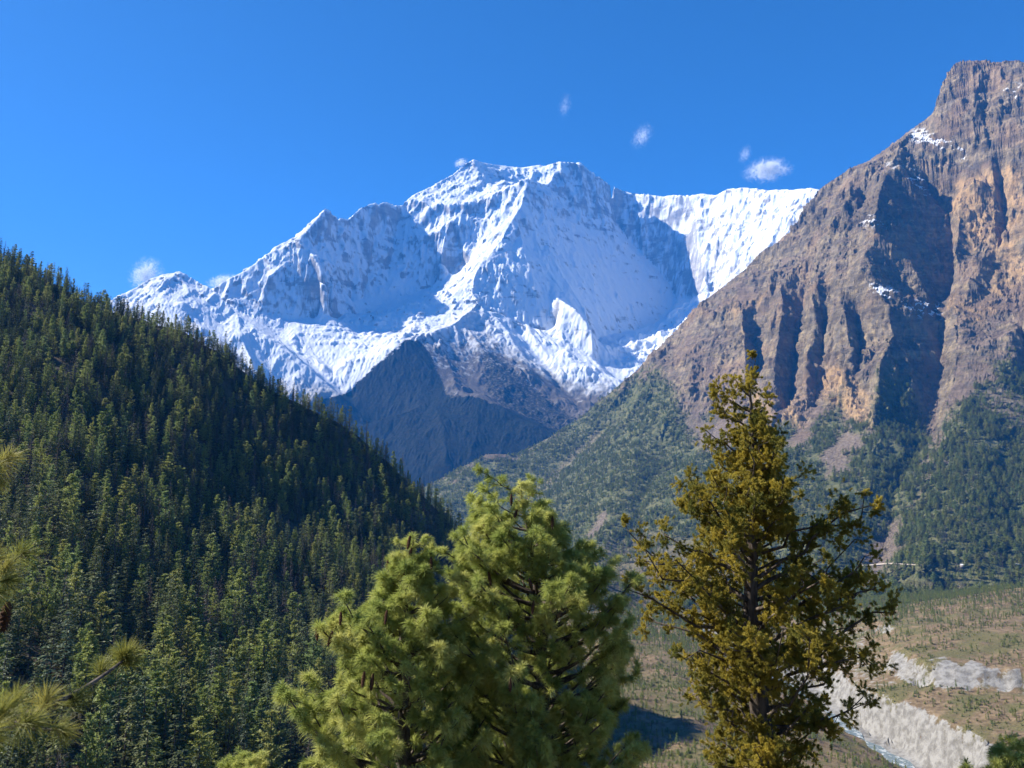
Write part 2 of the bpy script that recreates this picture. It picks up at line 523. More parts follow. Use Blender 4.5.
d = ridged(V[:, 0] / 120., V[:, 1] / 300., V[:, 2] / 700., 5, 21, 0.6) - 0.4
calm = (1 - 0.8 * woody.ravel()) * (1 - 0.6 * poly_mask(*project(V), [(530,200),(600,225),(690,300),(640,335),(560,325),(500,300)], 14)) * (1 - 0.45 * serac.ravel())
V = V + N * (d * (5 + 10 * steep) * calm)[:, None]
wx_ = 60 * fbm(V[:, 0] / 300., V[:, 1] / 300., V[:, 2] / 300., 3, 25)
fl1 = ridged((V[:, 0] + wx_) / 290., V[:, 1] / 420., V[:, 2] / 1700., 4, 23, 0.6); fl2 = ridged((V[:, 0] + wx_) / 105., V[:, 1] / 160., V[:, 2] / 900., 4, 24, 0.6)
V = V + N * (((fl1 - fl1.mean()) * 72 + (fl2 - fl2.mean()) * 19) * steep * calm * np.clip((V[:, 2] - 1500) / 600, 0, 1))[:, None]
N = vnormals(V, ny, nu)
qx, qy = project(V)
# where the ground is wooded or bare scree below the snow (places read off the mountain)
n1 = fbm(V[:, 0] / 420., V[:, 1] / 420., V[:, 2] / 420., 5, 33, 0.6)
n2 = fbm(V[:, 0] / 90., V[:, 1] / 90., V[:, 2] / 90., 3, 35, 0.6)
wob = 7 * n1 + 4 * n2
wood = np.maximum(poly_mask(qx, qy + wob, [(322,400),(345,392),(405,339),(420,340),(430,353),(440,374),(447,394),(470,395),(495,402),(560,432),(640,470),(640,560),(280,560)], 9),
                  poly_mask(qx, qy + wob, [(478,340),(500,352),(545,392),(590,425),(560,440),(500,408),(482,392)], 7) * 0.55)
scree = poly_mask(qx + 20 * n1, qy + 3 * wob, [(400,341),(428,327),(455,318),(474,304),(492,318),(500,338),(520,355),(570,385),(612,390),(600,430),(540,440),(470,405),(442,400)], 12)
me = mesh_np('snow_mountain', V, T.faces())
attr(me, 'wood', wood); attr(me, 'scree', scree)
snow_mountain = link('snow_mountain', me)
tag(snow_mountain, 'high snow covered mountain massif with two summits across the valley', 'mountain', kind='structure')

def snow_material():
    s = NT('snow_and_rock')
    nz = s.nz()
    big = s.noise(1 / 600., 8, 0.62); mid = s.noise(1 / 110., 6, 0.6); fine = s.noise(1 / 25., 5, 0.65)
    streak = s.noise(1 / 70., 6, 0.65, s.scaled((1.0, 1.0, 0.22)))
    strat2 = s.noise(1 / 130., 5, 0.6, s.scaled((0.22, 0.22, 1.0)))
    strat = s.noise(1 / 40., 4, 0.6, s.scaled((0.12, 0.12, 1.0)))
    rock = s.mix(s.step(mid, 0.35, 0.65), (0.15, 0.145, 0.145), (0.30, 0.275, 0.25))
    rock = s.mix(s.step(strat, 0.45, 0.6, 0, 0.5), rock, (0.075, 0.07, 0.075))
    # snow lies where it is not too steep
    k = s.math('ADD', nz, s.math('MULTIPLY', s.math('SUBTRACT', mid, 0.5), 0.12))
    k = s.math('ADD', k, s.math('MULTIPLY', s.math('SUBTRACT', fine, 0.5), 0.08))
    k = s.math('ADD', k, s.math('MULTIPLY', s.math('SUBTRACT', streak, 0.5), 1.05))
    k = s.math('SUBTRACT', k, s.math('MULTIPLY', s.step(strat2, 0.52, 0.62), 0.16))
    snow = s.step(k, 0.12, 0.40, 0.18, 1.0)
    z = s.sep(s.pos())[2]
    alt = s.math('ADD', z, s.math('MULTIPLY', s.math('SUBTRACT', big, 0.5), 700.0))
    snow = s.math('MULTIPLY', snow, s.step(alt, 750.0, 1150.0))
    c = s.mix(snow, rock, (0.66, 0.68, 0.71))
    dust = s.math('ADD', s.step(z, 900.0, 2150.0), s.math('MULTIPLY', s.math('SUBTRACT', s.math('ADD', streak, s.math('MULTIPLY', mid, 0.5)), 0.78), 2.2))
    thin = s.mix(s.step(dust, 0.15, 0.85), (0.105, 0.090, 0.075), (0.52, 0.52, 0.53))
    c = s.mix(s.attr('scree'), c, thin)
    w = s.step(s.math('ADD', s.attr('wood'), s.math('MULTIPLY', s.math('SUBTRACT', fine, 0.5), 0.7)), 0.42, 0.6)
    c = s.mix(w, c, s.mix(s.step(fine, 0.35, 0.65), (0.006, 0.010, 0.008), (0.020, 0.022, 0.017)))
    s.bump(s.math('ADD', s.math('MULTIPLY', fine, 0.5), s.noise(1 / 9., 5, 0.7)), 9.0, 0.6)
    return s.base(c, 0.8, 0.04)
me.materials.append(snow_material())
# ------------------------------------------------------------------ rocky mountain on the right
R = Terrain(-0.20, 0.86, 1281, 1750, 6400, 961)
R.pline((330,520,4500),(400,500,4700),(433,484,4800),(455,470,4870),(474,461,4920),(486,455,4960),(500,454,5000),(517,455,5050),(549,438,5150),(586,414,5220),(611,392,5250),(635,371,5260),(654,352,5250),(674,331,5230),(693,309,5200),(725,285,5150),(752,262,5100),(771,247,5060),(788,232,5030),(800,213,5000),(816,191,4980),(829,182,4950),(854,166,4900),(870,160,4870),(885,149,4850),(907,132,4820),(920,123,4800),(934,113,4760),(938,100,4740),(941,86,4720),(948,74,4700),(954,63,4680),(963,59,4660),(985,61,4590),(1001,62,4530),(1016,60,4470),(1040,66,4380),(1100,60,4200),(1180,90,4000))
# front edge of the summit block and its wall foot
R.pline((936,112,4730),(940,100,4725),(943,88,4710),(949,76,4690),(956,66,4670))
R.pline((944,112,4640),(948,98,4660),(953,84,4655),(960,70,4640))
R.pline((938,118,4640),(955,126,4560),(966,140,4480),(975,152,4430))
R.pline((948,80,4660),(953,100,4600),(958,122,4540))
R.pline((972,66,4610),(974,92,4520),(972,120,4450),(978,150,4370))
R.pline((980,72,4570),(981,95,4500),(983,118,4450),(990,150,4330))
R.pline((1000,68,4500),(1001,95,4420),(1006,130,4310),(1012,170,4150))
# snowy ledge under the block
R.pline((905,135,4760),(922,138,4690),(940,140,4600),(955,145,4520),(968,155,4460))
R.pline((900,150,4700),(925,160,4550),(950,166,4450),(968,165,4400))
# right wall: bulging crest and slots
R.pline((968,165,4400),(985,178,4270),(993,200,4130),(996,225,4030),(996,250,3940),(994,275,3830),(985,300,3720),(968,306,3690))
R.pline((1000,188,4230),(1004,205,4170),(1005,230,4080),(1002,252,3970))
R.pline((1009,186,4150),(1010,210,4040),(1009,252,3870),(1014,290,3700),(1022,330,3480),(1030,380,3280))
R.pline((1080,130,3950),(1080,250,3500),(1090,350,3150),(1100,430,2800))
R.pline((968,165,4400),(960,200,4220),(958,230,4080),(955,250,3980),(962,275,3880),(962,290,3800),(955,305,3720))
R.pline((955,305,3700),(958,330,3560),(957,360,3420),(953,385,3300),(947,400,3220),(944,425,3080),(940,440,3000),(925,462,2850),(905,495,2650),(893,530,2480),(884,560,2330))
# main gully bed
R.pline((925,180,4560),(935,200,4480),(950,222,4380),(953,245,4270),(955,270,4150),(953,295,4020),(945,305,3930),(935,312,3880),(940,335,3760),(942,365,3620),(938,395,3450),(932,420,3300),(920,450,3080),(903,485,2830),(888,525,2570),(878,565,2350))
# buttress left of the gully
R.pline((907,132,4820),(898,150,4640),(890,165,4540),(884,180,4440),(879,192,4370),(874,215,4250),(872,235,4150),(864,255,4030),(860,272,3940),(870,285,3860),(884,298,3780),(889,315,3700),(893,335,3600),(880,360,3480),(878,385,3370),(873,405,3270),(872,425,3180))
R.pline((893,335,3600),(905,350,3560),(912,375,3480),(905,400,3360))
R.pline((856,188,4620),(862,198,4590),(866,215,4500))
R.pline((850,186,4600),(850,200,4520),(852,216,4440))
# fluted cliffs: slots and ribs to the left
R.pline((850,165,4880),(845,200,4620),(840,235,4400),(835,265,4180),(838,290,4020),(845,315,3870),(850,345,3720),(852,370,3600),(850,392,3500), jit=.05)
R.pline((828,190,4900),(826,225,4650),(815,265,4350),(812,300,4120),(818,330,3980), jit=.05)
R.pline((800,225,4975),(800,262,4675),(801,290,4535),(803,320,4440),(798,345,4290),(793,372,4140),(790,400,3990),(791,425,3815), jit=.05)
R.pline((780,262,4800),(783,300,4420),(779,330,4230),(775,360,4050),(776,390,3870),(778,425,3680), jit=.05)
R.pline((812,330,4020),(808,355,3880),(806,385,3760),(806,410,3640),(803,428,3560), jit=.05)
R.pline((826,338,4080),(823,360,3900),(819,385,3790),(817,412,3670), jit=.05)
R.pline((834,335,3900),(834,360,3780),(836,385,3660),(840,405,3560),(845,420,3460), jit=.05)
R.pline((857,325,3910),(860,350,3800),(858,385,3620), jit=.05)
R.pline((752,270,5015),(755,300,4715),(754,325,4560),(756,350,4430),(757,378,4300),(755,410,4110), jit=.05)
R.pline((735,285,4980),(742,320,4500),(745,350,4260),(747,380,4080),(748,420,3870), jit=.05)
R.pline((725,290,5015),(715,330,4700),(705,365,4460),(700,400,4240),(698,430,4015), jit=.05)
R.pline((700,315,5100),(680,350,4800),(665,380,4600),(650,410,4400),(640,440,4200), jit=.05)
# top of the wooded apron
R.pline((640,440,4200),(698,430,4000),(748,424,3840),(778,428,3660),(803,430,3540),(845,424,3430),(872,427,3170))
# shoulder on the far left and its gully
R.pline((470,540,3900),(500,518,4150),(520,502,4330),(540,487,4500),(560,470,4680),(585,446,4850),(610,425,4980),(640,392,5080) , jit=.09)
R.pline((474,461,4920),(470,490,4500),(455,515,4150) , jit=.09)
R.pline((517,455,5050),(520,475,4700),(505,498,4420) , jit=.09)
R.pline((610,430,4800),(580,470,4300),(555,505,3850),(540,530,3550) , jit=.09)
R.pline((640,440,4200),(625,480,3700),(610,520,3250),(600,560,2900) , jit=.09)
R.pline((665,440,4140),(655,480,3700),(640,520,3270),(630,560,2900) , jit=.09)
R.pline((715,430,3960),(705,470,3510),(690,510,3110),(675,560,2650) , jit=.09)
R.pline((790,432,3560),(780,470,3150),(765,520,2750),(755,570,2420) , jit=.09)
R.pline((845,428,3380),(838,470,2990),(830,520,2620),(825,565,2350) , jit=.09)
R.pline((880,440,3060),(872,480,2800),(862,520,2560),(855,560,2350) , jit=.09)
R.pline((960,400,3150),(955,440,2880),(940,490,2560),(930,540,2270),(925,575,2080) , jit=.09)
R.pline((1030,390,3200),(1020,440,2840),(1010,500,2450),(1005,560,2120),(1003,590,2000) , jit=.09)
R.pline((985,390,3210),(985,430,2890),(975,480,2560),(967,530,2270) , jit=.09)
# foot along the valley
R.pline((420,570,3600),(480,572,3300),(540,570,3050),(600,578,2720),(640,590,2480),(700,592,2380),(800,590,2280),(880,592,2180),(930,595,2060),(1003,597,1960),(1040,605,1880),(1150,620,1800))
R.line((-1270,6380,-250),(0,6380,-100),(2000,6380,200),(5400,6380,900))
R.line((-1100,5600,-200),(-500,5650,-200),(300,5900,200),(1500,6000,700))
R.line((-350,1760,-300),(1500,1760,-290))
R.solve()
cell = R.cell
amp = 1 - 0.78 * np.exp(-R.D / 38.0)
zcl = R.H
gx, gy = R.grad()
slope = np.sqrt(gx * gx + gy * gy)
cliff = smooth01(slope, 0.75, 1.25)
q_ = ridged(R.X / 480., R.Y / 480., R.H / 1000., 7, 51, 0.52); R.H += (q_ - q_.mean()) * (40 + 170 * cliff) * amp
rough = smooth01(fbm(R.X / 350., R.Y / 350., R.H / 350., 3, 58), -0.15, 0.3)
R.H += fbm(R.X / 90., R.Y / 90., R.H / 220., 5, 57, 0.6) * (10 + 26 * cliff * rough) * (0.3 + 0.7 * amp)
R.erode(90000, 70, 0.25, 5)
V = R.verts(); ny, nu = R.H.shape
N = vnormals(V, ny, nu)
st = smooth01(1 - N[:, 2], 0.22, 0.45)
d = ridged(V[:, 0] / 95., V[:, 1] / 95., V[:, 2] / 260., 6, 61, 0.62) - 0.4
rg = (0.25 + 0.75 * rough.ravel()) * (1 - 0.55 * poly_mask(*project(V), [(955,150),(1060,150),(1060,420),(940,420),(955,300)], 14))
V = V + N * ((d - d.mean()) * (3 + 34 * st * rg))[:, None]
# upright flutes on the cliffs
fl = ridged(V[:, 0] / 62., V[:, 1] / 62., V[:, 2] / 520., 4, 64, 0.55) - 0.45
V = V + N * ((fl - fl.mean()) * 32 * st * (0.3 + 0.7 * smooth01(fbm(V[:, 0] / 300., V[:, 1] / 300., V[:, 2] / 500., 3, 59), -0.1, 0.25)) * (0.5 + 0.5 * rg))[:, None]
# layered ledges: hard and soft beds
led = perlin(V[:, 0] / 400., V[:, 1] / 400., V[:, 2] / 400., 66) * 70 + V[:, 2] + 0.18 * V[:, 0]
bed = fbm(V[:, 0] / 420., V[:, 1] / 420., led / 26., 4, 68, 0.6)
V = V + N * (np.tanh(bed * 5) * 7 * st * (0.4 + 0.6 * rg))[:, None]
N = vnormals(V, ny, nu)
qx, qy = project(V)
n1 = fbm(V[:, 0] / 160., V[:, 1] / 160., V[:, 2] / 160., 5, 73, 0.6)
wob = n1 * 45
apron = poly_mask(qx, qy + wob * 0.9, [(300,520),(433,478),(517,448),(553,430),(600,396),(640,376),(668,384),(690,425),(760,440),(785,432),(803,440),(838,402),(850,425),(872,428),(880,372),(905,372),(918,400),(925,435),(935,445),(950,420),(975,395),(1000,372),(1060,350),(1060,640),(300,640)], 9)
bare = np.maximum.reduce([poly_mask(qx + wob, qy, [(905,520),(935,440),(948,430),(935,465),(912,505),(893,560),(872,590),(862,560),(885,520)], 5),
                          poly_mask(qx + wob, qy + wob * .3, [(815,445),(845,425),(862,440),(850,470),(828,480)], 6),
                          poly_mask(qx + wob, qy + wob * .3, [(985,395),(1010,385),(1040,420),(1040,440),(1015,430),(990,410)], 6) * 0.7,
                          poly_mask(qx + wob, qy + wob * .3, [(690,420),(740,430),(745,450),(715,455),(690,440)], 8),
                          poly_mask(qx + wob * .4, qy, [(500,520),(540,484),(600,430),(606,433),(555,478),(515,520),(500,545)], 5) * 0.6,
                          poly_mask(qx + wob * .3, qy, [(584,535),(604,508),(606,520),(592,540)], 3),
                          poly_mask(qx + wob * .5, qy, [(560,560),(640,530),(700,540),(720,600),(560,620)], 12) * 0.5])
ochre = np.maximum.reduce([poly_mask(qx + wob * .6, qy + wob * .6, p, 6) for p in (
    [(822,380),(852,370),(865,395),(875,425),(868,432),(845,415),(825,400)], [(783,400),(806,395),(806,430),(784,428)], [(955,185),(1024,165),(1024,215),(965,250)],
    [(740,300),(765,292),(760,305),(730,325)], [(955,300),(990,290),(985,330),(955,320)], [(760,400),(775,395),(775,430),(762,430)], [(985,240),(1024,230),(1024,290),(990,300)],[(940,192),(985,185),(985,205),(945,215)])])
snowy = np.maximum.reduce([poly_mask(qx + wob * .35, qy + wob * .15, p, 4) for p in (
    [(890,165),(925,165),(960,175),(960,188),(925,182),(895,180)], [(910,128),(940,133),(968,150),(972,165),(940,150),(912,140)], [(868,285),(895,288),(892,298),(868,294)],
    [(900,300),(940,303),(945,320),(915,318)], [(866,216),(880,216),(880,226),(866,226)], [(1010,88),(1024,85),(1024,105),(1008,100)], [(915,185),(935,180),(930,195),(915,195)])])
me = mesh_np('rocky_mountain', V, R.faces())
woodR = apron * (1 - bare)
attr(me, 'wood', woodR); attr(me, 'bare', bare); attr(me, 'ochre', ochre); attr(me, 'snowy', snowy)
rocky_mountain = link('rocky_mountain', me)
tag(rocky_mountain, 'steep brown rock mountain with fluted cliffs above a wooded apron', 'mountain', kind='structure')
RV, RN, RW = V.reshape(ny, nu, 3), N.reshape(ny, nu, 3), woodR.reshape(ny, nu)

def rock_material():
    s = NT('weathered_cliff')
    nz = s.nz()
    big = s.noise(1 / 260., 6, 0.6); mid = s.noise(1 / 45., 7, 0.65); fine = s.noise(1 / 9., 6, 0.7)
    streak = s.noise(1 / 30., 5, 0.6, s.scaled((1.0, 1.0, 0.16)))
    strat = s.noise(1 / 22., 5, 0.65, s.scaled((0.10, 0.10, 1.0)))
    rock = s.mix(s.step(mid, 0.38, 0.62), (0.102, 0.080, 0.048), (0.315, 0.243, 0.142))
    rock = s.mix(s.step(streak, 0.42, 0.62, 0, 0.7), rock, (0.155, 0.135, 0.112))
    rock = s.mix(s.step(strat, 0.50, 0.62, 0, 0.55), rock, (0.082, 0.068, 0.060))
    beds = s.noise(1 / 95., 4, 0.6, s.scaled((0.07, 0.07, 1.0)))
    rock = s.mix(s.step(beds, 0.48, 0.60, 0, 0.45), rock, (0.066, 0.055, 0.044))
    rock = s.mix(s.step(beds, 0.45, 0.36, 0, 0.35), rock, (0.30, 0.235, 0.16))
    rock = s.mix(s.step(big, 0.48, 0.66, 0, 0.5), rock, (0.30, 0.195, 0.115))
    och = s.math('MULTIPLY', s.attr('ochre'), s.step(s.math('ADD', streak, s.math('MULTIPLY', mid, 0.5)), 0.55, 0.9))
    rock = s.mix(och, rock, (0.42, 0.27, 0.13))
    scrub = s.mix(s.step(mid, 0.4, 0.6), (0.135, 0.098, 0.072), (0.20, 0.145, 0.105))
    k = s.step(s.math('ADD', nz, s.math('MULTIPLY', s.math('SUBTRACT', mid, 0.5), 0.4)), 0.58, 0.80)
    c = s.mix(s.math('MULTIPLY', k, 0.8), rock, scrub)
    c = s.mix(s.attr('bare'), c, s.mix(s.step(fine, 0.4, 0.6), (0.12, 0.092, 0.068), (0.215, 0.17, 0.125)))
    grass = s.mix(s.step(mid, 0.38, 0.6), (0.070, 0.084, 0.034), (0.145, 0.142, 0.062))
    c = s.mix(s.attr('wood'), c, grass)
    z = s.sep(s.pos())[2]
    low = s.math('SUBTRACT', 1.0, s.step(s.math('ADD', z, s.math('MULTIPLY', s.math('SUBTRACT', big, 0.5), 160.0)), -250.0, -195.0))
    c = s.mix(low, c, s.mix(s.step(mid, 0.4, 0.6), (0.15, 0.115, 0.07), (0.085, 0.085, 0.035)))
    sn = s.math('MULTIPLY', s.attr('snowy'), s.step(s.math('ADD', nz, s.math('MULTIPLY', s.math('SUBTRACT', fine, 0.5), 0.5)), 0.5, 0.66))
    c = s.mix(sn, c, (0.80, 0.81, 0.84))
    s.bump(s.math('ADD', s.math('MULTIPLY', mid, 1.5), s.math('ADD', fine, s.math('MULTIPLY', strat, 0.8))), 10.0, 1.0)
    return s.base(c, 0.92, 0.15)
me.materials.append(rock_material())
# ------------------------------------------------------------------ wooded hill on the left
L = Terrain(-0.86, 0.18, 433, 110, 1700, 449)
L.pline((-180,172,920),(-90,207,920),(0,259,920),(50,282,920),(100,308,920),(140,317,920),(180,328,920),(220,352,920),(260,382,920),(300,404,920),(340,419,920),(370,442,920),(400,471,920),(430,499,920),(455,526,920),(477,548,920),(508,590,920),(560,660,890),(600,720,800))
L.pline((-180,790,205),(-60,800,212),(60,800,220),(160,800,230),(250,800,250),(310,790,290),(370,740,390),(420,690,530),(470,650,690),(520,640,800))
L.pline((60,284,915),(70,360,730),(55,440,560),(60,540,400),(40,640,300),(20,760,230), jit=.06)
L.pline((140,320,915),(150,400,750),(120,480,590),(135,580,430),(130,680,310),(120,790,233), jit=.06)
L.pline((230,357,918),(240,430,820),(205,520,640),(210,600,470),(200,700,330),(205,790,243), jit=.06)
L.pline((300,402,918),(335,480,850),(330,540,720),(290,620,520),(270,720,340), jit=.06)
L.pline((400,471,918),(395,530,830),(400,580,720),(350,640,530),(330,700,390), jit=.06)
L.pline((180,328,918),(195,400,790),(165,500,600),(170,600,430),(165,700,310),(160,795,237), jit=.06)
L.pline((0,258,918),(10,340,730),(5,440,540),(-5,560,370),(-20,700,255), jit=.06)
L.line((-1450,1690,40),(-600,1690,-140),(-200,1690,-300),(300,1690,-320))
L.line((-700,1350,0),(-250,1300,-160),(0,1250,-300),(200,1200,-320))
L.line((-95,111,-95),(0,111,-100),(19,111,-100))
L.line((200,1180,-310),(170,950,-300),(120,700,-290),(60,400,-215),(40,250,-150),(19,112,-100))
L.solve()
L.smooth(3)
amp = 1 - 0.9 * np.exp(-L.D / 30.)
L.H += fbm(L.X / 170., L.Y / 170., L.X * 0, 5, 81) * 38 * amp
L.H += fbm(L.X / 24., L.Y / 24., L.X * 0, 4, 82) * 5
V = L.verts()
me = mesh_np('wooded_hill', V, L.faces())
hill = link('hill', me)
tag(hill, 'steep shaded hillside covered in conifers on the left', 'hill', kind='structure')
def soil_material():
    s = NT('forest_floor')
    a = s.noise(1 / 14., 6, 0.65); b = s.noise(1 / 2.5, 5, 0.65)
    c = s.mix(s.step(a, 0.38, 0.62), (0.028, 0.034, 0.018), (0.085, 0.066, 0.045))
    c = s.mix(s.step(b, 0.5, 0.75, 0, 0.6), c, (0.14, 0.115, 0.085))
    s.bump(s.math('ADD', a, b), 2.0, 0.8)
    return s.base(c, 0.95, 0.1)
SOIL = soil_material()
me.materials.append(SOIL)

# ------------------------------------------------------------------ valley floor and the near slope
G = Terrain(-1.25, 1.25, 701, 1.2, 16000, 901)
for u in (-1.2, -0.8, -0.45, -0.2, 0, 0.2, 0.45, 0.8, 1.2):
    side = 1.0 if u < -0.3 else 0.0
    G.line(*[(u * y, y, z - 0.06 * y * 0) for y, z in ((1.21, -1.62), (3, -2.5), (6, -5.0), (12, -9.4), (15, -11.0), (25, -17.5), (60, -38), (150, -82), (300, -140))])
def gz(px, py, z): return at_z(px, py, z)
G.line(gz(380,768,-205), gz(560,768,-203), gz(650,768,-206), gz(760,768,-214), gz(830,768,-232))
G.line(gz(600,700,-224), gz(640,690,-231), gz(720,700,-240), gz(790,722,-246))
G.line(gz(600,640,-242), gz(640,640,-246), gz(700,655,-254), gz(745,672,-258))
G.line(gz(560,610,-255), gz(640,612,-262), gz(665,622,-268))
BANK = [gz(650,600,-271), gz(690,628,-270), gz(740,664,-269), gz(790,700,-268), gz(828,727,-267), (gz(858,746,-267)), gz(885,763,-268), gz(915,790,-268)]
G.line(*BANK)
RIV = [(560,588,-277), (600,588,-279), (640,594,-280), (668,606,-281), (700,629,-282), (735,652,-283), (765,672,-284), (800,694,-284.5), (830,714,-285), (850,731,-285), (875,748,-285.5), (905,766,-286), (960,800,-286)]
RIVW = [gz(*p) for p in RIV]
G.line(*RIVW)
G.line(*[(p[0] - 9, p[1] - 14, p[2] + 0.5) for p in RIVW])
G.line(*[(p[0] + 14, p[1] + 12, p[2] + 0.5) for p in RIVW])
# gravel bar and the foot of the pale bluffs
G.line(gz(690,612,-279), gz(740,638,-280), gz(795,668,-281), gz(828,695,-282), gz(858,721,-282), gz(890,742,-283), gz(925,762,-283), gz(960,785,-283))
# lower terrace edge
G.line(gz(800,640,-264), gz(835,668,-254), gz(856,686,-247), gz(874,696,-241), gz(898,701,-238), gz(921,708,-237), gz(938,719,-237), gz(956,727,-236), gz(975,735,-237), gz(995,747,-237), gz(1022,762,-237), gz(1080,795,-237))
G.line(gz(880,668,-238), gz(905,684,-233), gz(935,690,-229), gz(960,691,-227), gz(985,690,-226), gz(1015,692,-224), gz(1060,700,-224))
# upper terrace edge and plateau
G.line(gz(870,628,-228), gz(900,648,-213), gz(918,658,-206), gz(930,664,-206), gz(945,658,-202), gz(960,668,-207), gz(975,662,-202), gz(990,671,-206), gz(1015,668,-202), gz(1050,674,-203), gz(1090,680,-198))
G.line(gz(830,612,-236), gz(862,611,-227), gz(900,606,-213), gz(935,599,-198), gz(965,597,-192), gz(990,591,-182), gz(1024,587,-173), gz(1100,580,-160))
G.line(gz(850,620,-230), gz(900,625,-203), gz(960,628,-193), gz(1024,632,-186), gz(1100,635,-186))
G.line(gz(690,601,-267), gz(735,607,-265), gz(775,601,-256), gz(810,607,-246))
G.line((-2500,2600,-275), (0,2900,-279), (700,2700,-276), (1900,2500,-262))
G.line((-12000,10000,-300), (0,10000,-300), (12000,10000,-300)); G.line((-18000,15900,-300), (0,15900,-300), (18000,15900,-300))
G.line((-1000,900,-270), (-500,1000,-265), (-200,1300,-270), (0,1700,-275))
G.line((-140,160,-105), (-240,300,-170), (-420,500,-230), (-700,640,-270)); G.line((-60,330,-165), (-40,560,-215), (0,800,-245))
G.line((400,330,-150), (560,480,-190), (900,700,-222), (1100,880,-222))
G.line((1400,1200,-186), (1800,1500,-200), (2200,1900,-220))
G.solve(); G.smooth(1)
wet = smooth01(G.D, 2, 30)
G.H += fbm(G.X / 160., G.Y / 160., G.X * 0, 4, 90) * 26 * smooth01(G.Y, 1500, 1800) * smooth01(G.D, 10, 90) * (1 - smooth01(G.Y, 3000, 6000))
G.H += fbm(G.X / 60., G.Y / 60., G.X * 0, 6, 91, 0.55) * 15 * smooth01(G.Y, 40, 400) * smooth01(G.D, 4, 40) * (1 - smooth01(G.Y, 3000, 6000))
G.H += fbm(G.X / 3., G.Y / 3., G.X * 0, 4, 92) * 0.35 * smooth01(G.Y, 2, 20)
gx, gy = G.grad(); sl = np.sqrt(gx * gx + gy * gy)
V = G.verts(); qx, qy = project(V)
bl = smooth01(sl.ravel(), 0.45, 0.9) * (V[:, 1] > 650)
# rills in the pale bluffs
V[:, 2] += bl * (ridged(V[:, 0] / 62., V[:, 1] / 62., V[:, 2] / 120., 3, 95, 0.45) - 0.45) * 15 + bl * fbm(V[:, 0] / 34., V[:, 1] / 34., V[:, 2] / 34., 4, 97, 0.55) * 22
G.H = V[:, 2].reshape(G.H.shape)
nn = fbm(V[:, 0] / 40., V[:, 1] / 40., V[:, 2] * 0, 5, 96) * 60
pale = np.maximum.reduce([poly_mask(qx + nn * .35, qy + nn * .2, [(806,690),(835,684),(858,690),(874,695),(898,700),(921,707),(938,718),(956,726),(975,734),(995,746),(1030,764),(1100,800),(930,800),(905,770),(862,740),(825,714)], 3),
                          poly_mask(qx + nn * .9, qy + nn * .5, [(780,650),(820,610),(850,600),(868,640),(890,660),(880,690),(860,690),(825,705),(790,690)], 9) * 0.42,
                          poly_mask(qx + nn * .4, qy + nn * .2, [(929,661),(945,657),(960,666),(975,662),(990,668),(1020,667),(1024,690),(1000,692),(985,680),(970,690),(935,688)], 2.5),
                          poly_mask(qx + nn * .3, qy + nn * .2, [(640,585),(690,606),(760,640),(790,655),(830,700),(790,690),(700,632),(650,600)], 3) * 0.8])
pale = np.maximum(pale, 0.8 * bl * (V[:, 0] > 200) * (V[:, 1] < 1400)) * (V[:, 1] > 600)
gm = mesh_np('ground', V, G.faces())
attr(gm, 'pale', pale)
ground = link('ground', gm)
tag(ground, 'scrubby brown valley floor with terraces and pale eroded river bluffs', 'ground', kind='structure')
def ground_material():
    s = NT('scrub_ground')
    a = s.noise(1 / 55., 6, 0.6); b = s.noise(1 / 9., 6, 0.65); f = s.noise(1 / 1.7, 5, 0.65)
    c = s.mix(s.step(b, 0.38, 0.62), (0.112, 0.079, 0.045), (0.20, 0.145, 0.085))
    c = s.mix(s.step(a, 0.43, 0.58, 0, 0.75), c, s.mix(s.step(f, .4, .6), (0.050, 0.056, 0.020), (0.125, 0.118, 0.045)))
    pal = s.mix(s.step(b, 0.38, 0.62), (0.142, 0.134, 0.120), (0.245, 0.236, 0.218))
    c = s.mix(s.step(s.math('ADD', s.attr('pale'), s.math('MULTIPLY', s.math('SUBTRACT', b, 0.5), 2.2)), 0.36, 0.72), c, pal)
    s.bump(s.math('ADD', b, s.math('MULTIPLY', f, 0.5)), 2.2, 0.7)
    return s.base(c, 0.95, 0.1)
gm.materials.append(ground_material())

# slope behind the viewpoint
bx = np.linspace(-70, 70, 71); by = np.linspace(-60, 1.6, 40)
BX, BY = np.meshgrid(bx, by)
BH = -1.66 + 0.28 * np.maximum(-BY, 0) + fbm(BX / 9., BY / 9., BX * 0, 4, 99) * 1.2 * smooth01(np.maximum(-BY, np.abs(BX)), 3, 14) - 0.55 * smooth01(np.abs(BX), 2, 14) * 0
k = np.arange(BX.size).reshape(BX.shape)
bm_ = mesh_np('bank', np.stack([BX, BY, BH], -1).reshape(-1, 3), np.stack([k[:-1, :-1], k[:-1, 1:], k[1:, 1:], k[1:, :-1]], -1).reshape(-1, 4), gm.materials[0])
tag(link('hill_slope', bm_), kind='structure')

